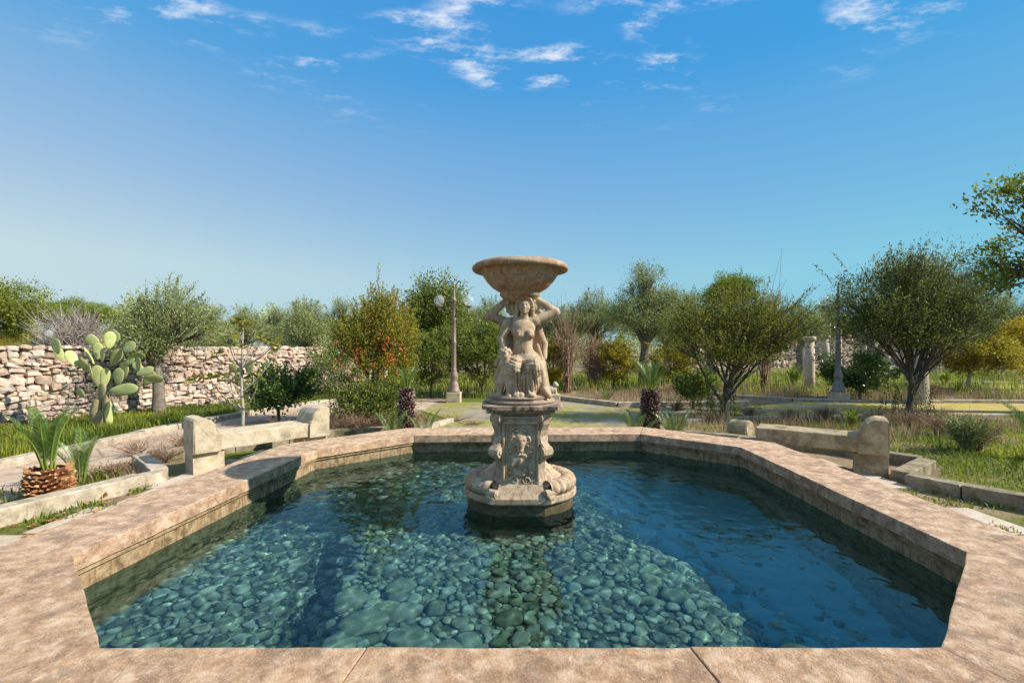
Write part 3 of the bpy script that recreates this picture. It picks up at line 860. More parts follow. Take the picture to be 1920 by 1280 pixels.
# cornice with a row of small leaves, broken plate, oval statue base
bm = bmesh.new(); bm_box(bm, (-.275, -.275, .576), (.275, .275, .607), 0.01)
cor = fpart('cornice', bm_mesh('cornice', bm), M_fount)
rj = random.Random(11)
for q in range(15):
    bm = bmesh.new(); bmesh.ops.create_icosphere(bm, subdivisions=1, radius=1.0, matrix=Matrix.Translation((-.255 + q * .0365, -.278, .592 - FB)) @ Matrix.Diagonal((.015, .012, .014, 1)))
    link('cornice_leaf', bm_mesh('cornice_leaf', bm, True), cor, M_fount)
P = []
for t in np.linspace(0, 2 * np.pi, 60, endpoint=False):
    c_, s_ = math.cos(t), math.sin(t)
    k_ = 0.318 / max(abs(c_), abs(s_)) * (1 - 0.10 * (min(abs(c_), abs(s_)) / max(abs(c_), abs(s_))) ** 3)
    k_ += rj.uniform(-.008, .008) + (0.03 if c_ > .6 else 0)
    P.append((k_ * c_, k_ * s_))
fpart('broken_plate', prism_mesh('broken_plate', P, .6075, .640, 0.008, 0.002), M_plinth)
fpart('oval_base', lathe('oval_base', [(0, .6402), (.285, .6405), (.298, .652), (.293, .668), (.272, .672), (.268, .684), (.280, .690), (.276, .700), (.25, .704), (0, .706)], 48, True, lambda th, i: 1 + .012 * np.sin(3 * th + i)), M_plinth)

# --- the sculpted figures
G = sdf_grid((-.36, -.27, .675), (.36, .24, 1.60), 0.0052)
def cap(a, b, ra, rb, k=.012): sdf_add(G, 'cap', k=k, a=a, b=b, ra=ra, rb=rb)
def ell(c, r, k=.012, op='add', rot=None): sdf_add(G, 'ell', k=k, op=op, c=c, r=r, rot=rot)
# rear figures and the core
cap((.03, .07, .69), (.03, .07, 1.56), .11, .085)
ell((-.10, .09, 1.13), (.085, .085, .21)); ell((.135, .09, 1.13), (.080, .085, .21))
ell((-.055, .03, 1.455), (.050, .055, .062)); ell((.120, .02, 1.445), (.050, .055, .062))
for q in range(10):
    a = q * .63
    ell((-.06 + .05 * math.cos(a), .0 + .02 * math.sin(a * 2), 1.455 + .06 * math.sin(a)), (.022, .022, .022), .008)
    ell((.125 + .05 * math.cos(a), -.01 + .02 * math.sin(a * 2), 1.44 + .06 * math.sin(a)), (.022, .022, .022), .008)
cap((-.115, .05, 1.315), (-.262, .02, 1.375), .045, .036); cap((-.262, .02, 1.375), (-.11, .02, 1.515), .036, .028)
cap((.15, .05, 1.27), (.205, .02, 1.13), .040, .034); cap((.205, .02, 1.13), (.205, -.03, 1.015), .033, .024)
# front woman
cap((-.085, -.045, 1.318), (.125, -.04, 1.328), .044, .044)
ell((.02, -.055, 1.265), (.108, .070, .085)); cap((.02, -.06, 1.22), (.025, -.06, 1.07), .080, .080, .03)
ell((.025, -.088, 1.075), (.072, .050, .062), .03); ell((.025, -.05, .99), (.140, .105, .075), .03)
cap((.03, -.055, 1.33), (.036, -.068, 1.40), .037, .034)
for x in (-.010, .076):
    ell((x, -.112, 1.212), (.043, .042, .043), .012); ell((x + (.004 if x > 0 else -.004), -.155, 1.206), (.008, .008, .008), .008)
ell((.025, -.141, 1.065), (.007, .010, .009), .006, 'sub')
cap((.135, -.03, 1.335), (.302, -.005, 1.405), .046, .039); cap((.302, -.005, 1.405), (.120, .0, 1.530), .038, .027)
ell((.100, -.01, 1.540), (.035, .025, .018)); 
for q in range(4): cap((.095, -.02 - q * .0, 1.54), (.060, -.028 + q * .016, 1.545), .010, .008, .006)
cap((-.105, -.05, 1.308), (-.158, -.065, 1.175), .045, .037); cap((-.158, -.065, 1.175), (-.130, -.135, 1.085), .034, .024)
ell((-.128, -.150, 1.080), (.026, .022, .018), .01)
ell((.036, -.078, 1.452), (.047, .055, .064), .012); ell((.036, -.098, 1.415), (.033, .033, .033), .014)
ell((.036, -.050, 1.478), (.064, .066, .056), .010)
for sg in (-1, 1):
    for q in range(7):
        t = q / 6
        ell((.036 + sg * (.018 + .048 * math.sin(t * 1.6)), -.118 + .045 * t, 1.520 - .022 * t - .075 * t * t), (.020, .018, .016), .006)
    cap((.036 + sg * .058, -.07, 1.45), (.036 + sg * .070, -.055, 1.375), .024, .018, .01)
    cap((.036 + sg * .070, -.055, 1.375), (.036 + sg * .080, -.065, 1.325), .018, .012, .01)
    ell((.036 + sg * .019, -.131, 1.459), (.011, .008, .006), .004, 'sub')
    ell((.036 + sg * .019, -.124, 1.458), (.008, .007, .0055), .003)
    cap((.036 + sg * .008, -.131, 1.470), (.036 + sg * .032, -.120, 1.470), .006, .005, .005)
    ell((.036 + sg * .026, -.112, 1.432), (.016, .014, .015), .012)
cap((.036, -.132, 1.464), (.036, -.143, 1.436), .006, .0095, .005)
ell((.036, -.130, 1.415), (.014, .007, .0045), .003); ell((.036, -.129, 1.407), (.011, .007, .005), .003)
ell((.036, -.124, 1.393), (.014, .012, .011), .008)
# hips under cloth, knees, feet
cap((-.04, -.06, .985), (-.055, -.165, .935), .088, .068, .03); cap((-.055, -.165, .935), (-.040, -.145, .73), .055, .040)
cap((.09, -.06, .985), (.108, -.182, .938), .090, .070, .03); cap((.108, -.182, .938), (.092, -.165, .74), .056, .038)
ell((.085, -.205, .722), (.030, .052, .020), .012); ell((-.030, -.195, .722), (.028, .050, .020), .012)
for q in range(4):
    ell((.066 + q * .013, -.250 + abs(q - 1) * .004, .716), (.0075, .013, .009), .004); ell((-.050 + q * .013, -.238 + abs(q - 1) * .004, .716), (.0075, .013, .009), .004)
cap((.03, .02, .70), (.03, .0, .95), .165, .140, .03)
ell((.035, -.12, .82), (.135, .075, .135), .02)       # cloth over the shins
def front(x, z):                                      # how far forward the sculpture reaches at (x, z)
    ax, D = G
    col_ = D[min(len(ax[0]) - 1, int(round((x - ax[0][0]) / (ax[0][1] - ax[0][0])))), :, min(len(ax[2]) - 1, int(round((z - ax[2][0]) / (ax[2][1] - ax[2][0]))))]
    w_ = np.where(col_ < 0)[0]
    return float(ax[1][w_[0]]) if len(w_) else None
def fold(pts2, r_, k=.004, op='add', lift=.0):
    P = [(x, front(x, z), z) for x, z in pts2]
    P = [(x, y + lift, z) for x, y, z in P if y is not None]
    for u, w_ in zip(P[:-1], P[1:]):
        if abs(u[1] - w_[1]) < .06: sdf_add(G, 'cap', k=k, op=op, a=u, b=w_, ra=r_, rb=r_)
tt_ = np.linspace(0, 1, 14)
fold([(-.115 + .265 * t, 1.030 - .012 * t - .035 * math.sin(math.pi * t)) for t in tt_], .018, .006)          # rolled edge at the waist
for q in range(6):                                    # arcs across the lap
    z0 = 1.005 - .024 * q
    fold([(-.10 + .25 * t, z0 - .03 * math.sin(math.pi * t) - .012 * math.sin(2 * math.pi * t + q)) for t in tt_], .0085, .004)
for q in range(6):                                    # folds running from the knees down between the legs
    fold([(-.045 + .028 * q + .010 * math.sin(3 * t + q), .915 - .19 * t) for t in tt_], .0085, .004)
    fold([(-.031 + .028 * q + .010 * math.sin(3 * t + q), .905 - .17 * t) for t in tt_], .006, .004, 'sub', .002)
for x0, x1 in ((.135, .175), (.155, .205), (.175, .235), (.118, .148)):
    fold([(x0 + (x1 - x0) * t, .985 - .265 * t) for t in tt_], .011, .005)
for x0, y0, z0, x1, y1, z1, ra, rb in ((.165, -.10, .97, .205, -.12, .72, .028, .040), (.185, -.07, .99, .225, -.08, .71, .026, .036), (.145, -.06, 1.12, .185, -.08, .95, .018, .028), (.20, -.15, .75, .235, -.18, .705, .025, .02)):
    cap((x0, y0, z0), (x1, y1, z1), ra, rb, .01)
ell((.085, -.225, .722), (.028, .040, .020), .008); ell((.005, -.205, .722), (.026, .042, .020), .008)
# child beside her knee
ell((-.128, -.160, 1.045), (.046, .047, .048), .010); ell((-.128, -.185, 1.030), (.030, .026, .028), .01)
for q in range(16):
    a, e_ = q * 2.4, .15 + .055 * q
    ell((-.128 + .047 * math.cos(a) * math.cos(e_), -.155 + .046 * math.sin(a) * math.cos(e_), 1.05 + .046 * math.sin(e_)), (.0165, .0165, .0165), .004)
cap((-.122, -.155, .99), (-.108, -.155, .90), .042, .050, .014)
cap((-.092, -.180, .975), (-.062, -.212, .925), .022, .019, .008); cap((-.062, -.212, .925), (-.012, -.220, .905), .018, .014, .008)
cap((-.155, -.15, .975), (-.175, -.13, .91), .021, .017, .008)
cap((-.105, -.155, .885), (-.092, -.178, .800), .044, .034, .012); cap((-.092, -.178, .800), (-.092, -.165, .72), .031, .022, .010)
cap((-.132, -.140, .885), (-.160, -.145, .800), .043, .034, .012); cap((-.160, -.145, .800), (-.172, -.130, .72), .031, .022, .010)
ell((-.092, -.195, .714), (.020, .036, .015), .008); ell((-.178, -.155, .714), (.020, .034, .015), .008)
ell((-.175, -.02, .82), (.045, .06, .12), .01); ell((-.185, -.01, .97), (.036, .040, .040), .008)
ell((0, -.02, .700), (.262, .225, .020), .02)
fig = surface_nets(G, 'figure_group')
fpart('figure_group', fig, M_fount)

# --- the bowl
bowl = fpart('bowl', lathe('bowl', [(.0, 1.48), (.10, 1.48), (.125, 1.505), (.165, 1.535), (.176, 1.555), (.166, 1.576), (.19, 1.583), (.235, 1.612), (.282, 1.660), (.318, 1.712), (.338, 1.758), (.345, 1.766)], 64), M_bowl)
fpart('bowl_rim', lathe('bowl_rim', [(.344, 1.762), (.375, 1.752), (.402, 1.752), (.412, 1.768), (.406, 1.786), (.385, 1.806), (.36, 1.817), (.335, 1.812), (.325, 1.79), (.27, 1.72), (.15, 1.66), (.0, 1.65)], 96, True,
       lambda th, i: 1 + (.006 * np.sin(48 * th) if 3 <= i <= 5 else 0) + .004 * np.sin(5 * th + i)), M_bowl)
# ------------------------------------------------------------------ benches
SEAT_Z, SEAT_T = 0.43, 0.17
def bench(name, label, loc, rz, arms, M_bench=M_bench):
    t = empty(name, (*loc, GZ), rz); tag(t, label, 'bench')
    bm = bmesh.new(); bm_box(bm, (-.505, -.20, SEAT_Z - SEAT_T), (.505, .20, SEAT_Z), 0.012)
    bmesh.ops.subdivide_edges(bm, edges=[e for e in bm.edges if e.calc_length() > .3], cuts=9, use_grid_fill=True)
    for v_ in bm.verts: v_.co += Vector((0, random.uniform(-.004, .004), random.uniform(-.004, .004)))
    link('seat', bm_mesh('seat', bm), t, M_bench)
    for sg in (-1, 1):
        bm = bmesh.new(); bm_box(bm, (sg * .60 - .15, -.17, -.02), (sg * .60 + .15, .17, .243), 0.012)
        for v_ in bm.verts: v_.co += Vector((random.uniform(-.006, .006), random.uniform(-.006, .006), random.uniform(-.004, .004)))
        link('leg', bm_mesh('leg', bm), t, M_bench)
        if sg not in arms: continue
        # quarter-round arm block, high at the outer end, with a fillet at the foot of the curve
        pr = [(.245, .245), (.245, .600), (.225, .625)]
        for a in np.linspace(84, 6, 9): pr.append((.175 - .165 * math.cos(math.radians(a)), .455 + .175 * math.sin(math.radians(a))))
        pr += [(-.005, .455), (-.005, .435), (-.02, .432), (-.02, .245)]
        bm = bmesh.new()
        va = [bm.verts.new((sg * (.51 + x), -.222, z)) for x, z in pr]; vb = [bm.verts.new((sg * (.51 + x), .222, z)) for x, z in pr]
        bm.faces.new(va); bm.faces.new(vb)
        for i in range(len(pr)): bm.faces.new((va[i], vb[i], vb[(i + 1) % len(pr)], va[(i + 1) % len(pr)]))
        bmesh.ops.recalc_face_normals(bm, faces=bm.faces[:])
        bmesh.ops.bevel(bm, geom=[e for e in bm.edges if abs(e.verts[0].co.y - e.verts[1].co.y) < 1e-6], offset=0.008, segments=2, affect='EDGES')
        for v_ in bm.verts: v_.co += Vector((random.uniform(-.004, .004), random.uniform(-.006, .006), random.uniform(-.003, .003)))
        link('arm_block', bm_mesh('arm_block', bm), t, M_bench)
    return t
bench('stone_bench', 'pale stone bench with rounded arm blocks at both ends', (-3.08, 5.60), R(48), (-1, 1))
bench('stone_bench', 'mossy stone bench with one arm block, its other end broken off', (3.50, 5.42), R(-35.8), (1,), M_bench_old)

def rubble(name, label, cat, loc, size, seed, mat, rot=(0, 0, 0)):
    o = link(name, blob(name, 3, 0.12, seed, 0.9), None, mat)
    o.location = loc; o.scale = size; o.rotation_euler = rot
    return tag(o, label, cat)
bm = bmesh.new()
bmesh.ops.create_cone(bm, cap_ends=True, segments=18, radius1=.15, radius2=.14, depth=.30)
bmesh.ops.bevel(bm, geom=[e for e in bm.edges if len(e.link_faces) == 2 and e.calc_face_angle(0) > 1], offset=.015, segments=2, affect='EDGES')
for v_ in bm.verts: v_.co += Vector((random.uniform(-.006, .006), random.uniform(-.006, .006), random.uniform(-.006, .006)))
o = link('stone_drum', bm_mesh('stone_drum', bm), None, M_bench_old); o.location = (3.55, 7.05, GZ + .14); o.rotation_euler = (R(86), 0, R(35))
tag(o, 'fallen round stone drum lying beside the broken bench end', 'stone')

# ------------------------------------------------------------------ kerbs
rk_ = random.Random(5)
def kerb(label, pts_, h, w=0.15, step=0.85, mat=None):
    t = empty('kerb', (pts_[0][0], pts_[0][1], GZ)); tag(t, label, 'kerb', kind='structure')
    o0 = np.array(pts_[0])
    for a, c in zip(pts_[:-1], pts_[1:]):
        a, c = np.array(a, float), np.array(c, float); L = np.linalg.norm(c - a); n_ = max(1, round(L / step))
        d = (c - a) / L; nn = np.array([-d[1], d[0]])
        for k in range(n_):
            p0, p1 = a + d * (L * k / n_ + .004) - o0, a + d * (L * (k + 1) / n_ - .004) - o0
            sh = rk_.uniform(-.008, .008)
            P_ = []
            m_ = 7
            for t_ in np.linspace(0, 1, m_): P_.append(p0 + (p1 - p0) * t_ + nn * (-w / 2 + sh + rk_.uniform(-.004, .004)))
            for t_ in np.linspace(1, 0, m_): P_.append(p0 + (p1 - p0) * t_ + nn * (w / 2 + sh + rk_.uniform(-.004, .004)))
            link('kerb_stone', prism_mesh('kerb_stone', [tuple(q) for q in P_], -.05, h + rk_.uniform(-.012, .008), .012, .0015), t, mat or M_kerb)
kerb('pale kerb edging the bed of the cycad beside the left bench', [(-5.1, 0.6), (-4.12, 3.45), (-3.72, 4.55), (-3.62, 4.72)], .14, .17)
kerb('kerb stub turning back from the corner beside the left bench', [(-3.70, 4.78), (-4.45, 5.45)], .14, .16)
kerb('low dark kerb behind the left bench', [(-4.45, 5.55), (-3.75, 6.15), (-2.75, 7.05), (-2.0, 7.3)], .14, .14, mat=M_kerb_moss)
kerb('kerb edging the lawn beside the right bench', [(5.6, 1.6), (4.75, 3.45), (4.22, 4.25), (4.02, 4.62)], .13, .16, mat=M_kerb_moss)
kerb('kerb stub turning back from the corner beside the right bench', [(4.02, 4.70), (4.80, 5.25)], .13, .16, mat=M_kerb_moss)
kerb('low kerb behind the right bench', [(4.80, 5.33), (4.30, 5.95), (3.55, 6.55), (2.55, 7.1)], .13, .14, mat=M_kerb_moss)
kerb('pale kerb between the path and the green strip below the wall', [(-6.0, 1.0), (-5.93, 5.7), (-5.85, 7.15), (-5.73, 8.35), (-5.35, 9.8), (-4.3, 12.3)], .10, .18, 1.0)
kerb('low kerb along the inner side of the left path', [(-4.55, 5.6), (-4.72, 6.6), (-4.25, 8.4), (-3.35, 9.65), (-1.95, 10.1)], .05, .12, 1.0)
kerb('kerb of the planted bed behind the pool', [(1.05, 12.4), (1.5, 11.95), (2.5, 10.75), (4.6, 10.85), (5.7, 11.0)], .13, .15, 1.0)
kerb('long dark kerb on the far side of the yellow path', [(5.7, 14.2), (6.2, 12.8), (7.3, 11.85), (9.5, 11.5), (13.5, 11.42), (24, 11.4)], .09, .13, 1.2)
kerb('kerb on the near side of the yellow path', [(2.8, 8.55), (4.9, 8.95), (9, 9.25), (13.5, 9.35), (24, 9.5)], .06, .12, 1.2)
kerb('short kerb beside the mossy paving behind the pool', [(-1.8, 6.5), (-1.5, 7.6), (-1.15, 8.6)], .08, .13)
kerb('far kerb before the low terrace wall', [(11.5, 15.1), (16, 15.0), (26, 14.9)], .10, .15, 1.4)
kerb('far kerb behind the yellow strip', [(12.5, 17.6), (18, 17.4), (30, 17.2)], .12, .15, 1.4)

# ------------------------------------------------------------------ lamp posts
m, n, l, p = new_mat('opal_glass')
p.inputs['Base Color'].default_value = (0.85, 0.87, 0.90, 1); p.inputs['Roughness'].default_value = 0.12
tr_ = n.new('ShaderNodeBsdfTransparent'); mx_ = n.new('ShaderNodeMixShader'); mx_.inputs[0].default_value = 0.2
l.new(tr_.outputs[0], mx_.inputs[1]); l.new(p.outputs[0], mx_.inputs[2]); l.new(mx_.outputs[0], n['Material Output'].inputs['Surface'])
M_opal = m
def lamp(label, loc, mat, s=1.0, rz=0.0):
    t = empty('lamp_post', (*loc, GZ), rz); tag(t, label, 'lamp post', 'cast iron garden lamp posts'); t.scale = (s, s, s)
    bm = bmesh.new(); bm_box(bm, (-.18, -.18, -.03), (.18, .18, .26), 0.015)
    link('plinth', bm_mesh('plinth', bm), t, M_bench)
    pr = [(.0, .26), (.155, .26), (.155, .30), (.14, .32), (.135, .40), (.12, .43), (.125, .46), (.10, .50), (.085, .56), (.10, .62), (.108, .68), (.09, .75), (.07, .80), (.078, .83), (.062, .86), (.056, .90), (.052, 1.5), (.060, 1.52), (.060, 1.56), (.048, 1.58), (.042, 2.10), (.055, 2.12), (.055, 2.16), (.040, 2.18), (.036, 2.58), (.060, 2.60), (.066, 2.64), (.045, 2.68), (.034, 2.74), (.040, 2.80), (.026, 2.84), (.022, 2.95), (.034, 2.98), (.018, 3.03), (.0, 3.15)]
    link('post', lathe('post', pr, 24, True, lambda th, i: 1 + (.09 * np.cos(12 * th) if 15 <= i <= 23 else 0)), t, mat)
    for sg in (-1, 1):
        a = np.linspace(0, 1, 16)
        px_ = np.concatenate([[.04], .04 + .34 * a]); pz_ = np.concatenate([[2.46], 2.46 - .17 * np.sin(a * np.pi * .80) * 1.0 + .07 * a ** 2])
        P_ = np.stack([sg * px_, 0 * px_, pz_], 1)
        c_ = [np.stack([sg * (.09 + .045 * np.cos(q)) , 0, 2.56 + .045 * np.sin(q)]) for q in np.linspace(-2.4, 2.9, 14)]
        V_, F_ = tubes([P_, np.array([np.array(q, float) for q in c_])], [np.full(len(P_), .013), np.full(14, .010)], 8)
        arm = link('arm', np_mesh('arm', V_, F_), t, mat)
        ex, ez = sg * .38, float(pz_[-1])
        me = lathe('lamp_cup', [(.0, -.03), (.02, -.03), (.03, 0), (.085, .035), (.10, .05), (.09, .06), (0, .062)], 20); me.transform(Matrix.Translation((ex, 0, ez)))
        link('lamp_cup', me, t, M_rust)
        me = lathe('globe', [(.0, .06)] + [(.135 * math.sin(q), .06 + .135 - .135 * math.cos(q)) for q in np.linspace(.45, math.pi, 14)], 24); me.transform(Matrix.Translation((ex, 0, ez)))
        link('globe', me, t, M_opal)
    return t
lamp('pale two-armed iron lamp post on a stone block behind the berry bush', (-1.50, 11.75), M_rust)
lamp('dark two-armed iron lamp post beside the round dark bush', (8.50, 11.85), M_iron)
lamp('thin distant lamp post among the pergola columns', (17.6, 25.2), M_iron)

# ------------------------------------------------------------------ stone columns and low walls beyond
def column(label, loc, h, r_=.125, square=False, capped=True, group=None):
    t = empty('stone_column', (*loc, GZ)); tag(t, label, 'column', group)
    if square:
        bm = bmesh.new(); bm_box(bm, (-r_, -r_, -.05), (r_, r_, h), .012)
        for v_ in bm.verts: v_.co += Vector((random.uniform(-.008, .008), random.uniform(-.008, .008), 0))
        link('shaft', bm_mesh('shaft', bm), t, M_col)
    else:
        link('shaft', lathe('shaft', [(0, -.05), (r_ * 1.06, -.05), (r_ * 1.03, h * .3), (r_, h * .6), (r_ * .9, h), (0, h)], 20, True), t, M_col)
    if capped:
        link('capital', lathe('capital', [(0, h), (r_ * .95, h + .002), (r_ * 1.15, h + .03), (r_ * 1.30, h + .07), (r_ * 1.30, h + .13), (r_ * 1.1, h + .15), (0, h + .15)], 20, False), t, M_col)
column('single round stone column with a capital in the bed behind the fountain', (1.98, 16.4), 1.50)
column('stone column standing in dry grass left of the dark lamp post', (9.42, 14.4), 1.60, .14)
gcol = 'pergola columns on the far terrace'
for k, (px_, Y_, h_) in enumerate([(1548, 24, 1.9), (1572, 24, 2.2), (1617, 22, 2.5), (1662, 23, 1.9), (1757, 24, 1.3), (1780, 26, 1.3), (1818, 25, 1.4), (1868, 27, 1.4), (1690, 27, 1.8), (1640, 28, 2.0)]):
    column('weathered pale column of the far pergola', ((px_ - 960) / FPX * Y_, Y_), h_, .15 if k % 2 else .17, k in (4, 6), k not in (4, 6), gcol)
def low_wall(name, label, cat, a, c, h, w, mat):
    a, c = Vector((*a, GZ)), Vector((*c, GZ)); d = c - a
    t = empty(name, a, math.atan2(d.y, d.x)); tag(t, label, cat)
    L = d.length; x = 0; rr = random.Random(int(L * 10))
    while x < L - .05:
        w_ = min(rr.uniform(.7, 1.2), L - x)
        bm = bmesh.new(); bm_box(bm, (x + .004, -w / 2, -.05), (x + w_ - .004, w / 2, h + rr.uniform(-.01, .01)), .015)
        link('block', bm_mesh('block', bm), t, M_col); x += w_
low_wall('terrace_wall', 'long low terrace wall of stone blocks under the far columns', 'wall', (19.5, 25.4), (36, 25.0), .42, .35, M_col)
low_wall('terrace_wall', 'short low wall piece behind the dark lamp post', 'wall', (14.6, 21.2), (18.4, 21.4), .40, .35, M_col)
bm = bmesh.new(); bm_box(bm, (-.45, -.3, .10), (.45, .3, .55), .03); bm_box(bm, (-.36, -.22, .45), (.36, .22, .56), .01)
bm_box(bm, (-.30, -.2, -.05), (-.16, .2, .10)); bm_box(bm, (.16, -.2, -.05), (.30, .2, .10))
o = link('stone_trough', bm_mesh('stone_trough', bm), None, M_col); o.location = (16.0, 19.9, GZ); tag(o, 'square stone trough on feet in front of the pergola columns', 'trough')

# small stone ornaments
t = empty('garden_ornament', (0.95, 10.9, GZ)); tag(t, 'small crouching stone animal on a square block behind the fountain', 'ornament')
bm = bmesh.new(); bm_box(bm, (-.19, -.16, -.02), (.19, .16, .30), .02); link('block', bm_mesh('block', bm), t, M_bench)
G = sdf_grid((-.2, -.16, .27), (.2, .16, .68), .012)
for a_ in (dict(kind='ell', c=(-.02, 0, .40), r=(.13, .085, .095)), dict(kind='ell', c=(.09, -.01, .52), r=(.06, .055, .065)), dict(kind='ell', c=(.125, -.02, .505), r=(.045, .035, .032)),
           dict(kind='cap', a=(.08, -.03, .42), b=(.10, -.05, .31), ra=.035, rb=.03), dict(kind='cap', a=(.08, .04, .42), b=(.10, .05, .31), ra=.035, rb=.03), dict(kind='ell', c=(-.09, -.06, .35), r=(.06, .04, .06)),
           dict(kind='cap', a=(.075, -.035, .56), b=(.065, -.045, .61), ra=.018, rb=.008), dict(kind='cap', a=(.075, .03, .56), b=(.065, .04, .61), ra=.018, rb=.008)):
    sdf_add(G, a_.pop('kind'), k=.02, **a_)
link('animal', surface_nets(G, 'animal'), t, M_col)
t = empty('garden_bust', (-2.75, 9.6, GZ)); tag(t, 'small white stone bust on a slim pillar under the berry bush', 'ornament')
bm = bmesh.new(); bm_box(bm, (-.10, -.10, -.02), (.10, .10, .92), .01); link('pillar', bm_mesh('pillar', bm), t, M_col)
G = sdf_grid((-.17, -.12, .90), (.17, .12, 1.36), .011)
for a_ in (dict(kind='ell', c=(0, 0, 1.25), r=(.065, .072, .088)), dict(kind='cap', a=(0, 0, 1.05), b=(0, 0, 1.2), ra=.045, rb=.04), dict(kind='ell', c=(0, 0, 1.03), r=(.14, .08, .07)), dict(kind='cap', a=(0, 0, .93), b=(0, 0, 1.0), ra=.05, rb=.06),
           dict(kind='ell', c=(0, .015, 1.285), r=(.075, .078, .07)), dict(kind='cap', a=(0, -.07, 1.26), b=(0, -.082, 1.235), ra=.008, rb=.013)):
    sdf_add(G, a_.pop('kind'), k=.015, **a_)
link('bust', surface_nets(G, 'bust'), t, M_kerb)

# ------------------------------------------------------------------ the dry stone wall
def stone_tpl(seed):
    r_ = random.Random(seed); bm = bmesh.new()
    bmesh.ops.create_cube(bm, size=1.0)
    for v_ in bm.verts: v_.co = Vector((v_.co.x * r_.uniform(.82, 1.04), v_.co.y * r_.uniform(.75, 1.08), v_.co.z * r_.uniform(.78, 1.04)))
    bmesh.ops.bevel(bm, geom=bm.edges[:], offset=.16, segments=1, profile=.6, affect='EDGES', clamp_overlap=True)
    for v_ in bm.verts: v_.co += Vector((r_.uniform(-.09, .09), r_.uniform(-.10, .10), r_.uniform(-.09, .09)))
    return bm_mesh('stone', bm, False)
tpl = [stone_tpl(s_) for s_ in range(14)]
M_core = plain_mat('wall_core', (0.30, 0.235, 0.18), 1.0, 0, .3, 8, .5)
def dry_wall(label, A, B, height, seed, nmax, part_test=None, sc=1.0):
    A, B = np.array(A, float), np.array(B, float); L = np.linalg.norm(B - A); d = (B - A) / L
    ang = math.atan2(d[1], d[0])
    t = empty('dry_stone_wall', (A[0], A[1], GZ), ang); tag(t, label, 'stone wall')
    bm = bmesh.new(); bm_box(bm, (-.1, .06, -.1), (L + .1, .62, height - .07), 0)
    for v_ in bm.verts:
        if v_.co.z > .5: v_.co.y += .07 if v_.co.y < .3 else -.05
    link('core', bm_mesh('core', bm), t, M_core)
    r_ = random.Random(seed); st = []; z = 0.0
    while z < height - .03:
        hh = r_.choice((.06, .08, .10, .12, .15, .20)) * r_.uniform(.85, 1.15) * sc
        if z + hh > height: hh = height - z + r_.uniform(0, .03)
        x = r_.uniform(-.2, 0)
        while x < L:
            w_ = r_.uniform(.09, .30) * sc * (1.25 if hh > .13 * sc else 1)
            h2 = hh * r_.uniform(.82, 1.22)
            st.append((x + w_ / 2, -.005 + .07 * z / height + r_.uniform(-.02, .025), z + hh / 2 + r_.uniform(-.015, .015), w_ * 1.12, r_.uniform(.20, .30), h2 * 1.12, (r_.uniform(-.2, .2), r_.uniform(-.28, .28), r_.uniform(-.25, .25)), r_.randrange(14)))
            x += w_
        z += hh * .96
    # cap stones seen along the top
    x = 0
    while x < L:
        w_ = r_.uniform(.2, .45) * sc; st.append((x + w_ / 2, .30, height - .03, w_, .52, .10 * sc, (r_.uniform(-.06, .06), r_.uniform(-.06, .06), r_.uniform(-.06, .06)), r_.randrange(14))); x += w_
    def score(q):
        wx, wy = A + d * q[0]
        px_ = 960 + wx / max(wy, .5) * FPX
        return -1 if px_ < -20 or wy < 1 else q[3] * q[5] / (wx * wx + wy * wy)
    st.sort(key=lambda q: -score(q))
    RV, RF, nb_ = [], [], 0
    tp = [(np.array([v_.co[:] for v_ in me.vertices]), [np.array([f.vertices[:] for f in me.polygons if len(f.vertices) == c]) for c in (3, 4)]) for me in tpl]
    F3, F4 = [], []
    for i, (x, y, zz, w_, dp, h_, rot, k) in enumerate(st):
        if i < nmax:
            o = link('stone', tpl[k], t, M_wall); o.location = (x, y, zz); o.scale = (w_, dp, h_); o.rotation_euler = rot
        else:
            Vv, (f3, f4) = tp[k]
            RV.append((Vv * (w_, dp, h_)) @ np.array(Euler(rot).to_matrix()).T + (x, y, zz))
            if len(f3): F3.append(f3 + nb_)
            if len(f4): F4.append(f4 + nb_)
            nb_ += len(Vv)
    if RV:
        fl = ([np.concatenate(F3)] if F3 else []) + ([np.concatenate(F4)] if F4 else [])
        o = link('stone_packing', np_mesh('stone_packing', np.concatenate(RV), fl, False), t, M_wall); o['kind'] = 'stuff'
    return t
dry_wall('high dry stone wall of pale rough stones behind the prickly pear', (-10.3, 6.25), (-4.4, 16.2), 1.40, 21, 300, sc=.78)
dry_wall('distant dry stone wall seen between the pergola columns', (12.5, 31.0), (30.0, 33.5), 2.4, 22, 0, sc=1.7)
# ------------------------------------------------------------------ plants
L_olive = leaf_mat('olive_leaves', (0.119, 0.146, 0.049), (0.302, 0.344, 0.124), (0.656, 0.703, 0.298), 0.25, 0.5)
L_dark = leaf_mat('dark_fine_leaves', (0.031, 0.048, 0.011), (0.110, 0.138, 0.025), (0.328, 0.331, 0.053), 0.30)
L_juni = leaf_mat('green_fine_leaves', (0.053, 0.070, 0.013), (0.184, 0.208, 0.029), (0.524, 0.462, 0.053), 0.35)
L_berry = leaf_mat('berry_bush_leaves', (0.077, 0.106, 0.014), (0.273, 0.276, 0.029), (0.786, 0.552, 0.052), 0.4)
L_gloss = leaf_mat('glossy_leaves', (0.031, 0.062, 0.014), (0.083, 0.146, 0.025), (0.223, 0.318, 0.053), 0.2, 0.32, 0.5)
L_yel = leaf_mat('yellow_green_leaves', (0.156, 0.149, 0.014), (0.338, 0.287, 0.027), (0.546, 0.425, 0.045), 0.45)
L_mid = leaf_mat('mid_green_leaves', (0.074, 0.106, 0.017), (0.197, 0.245, 0.038), (0.446, 0.450, 0.079), 0.35)
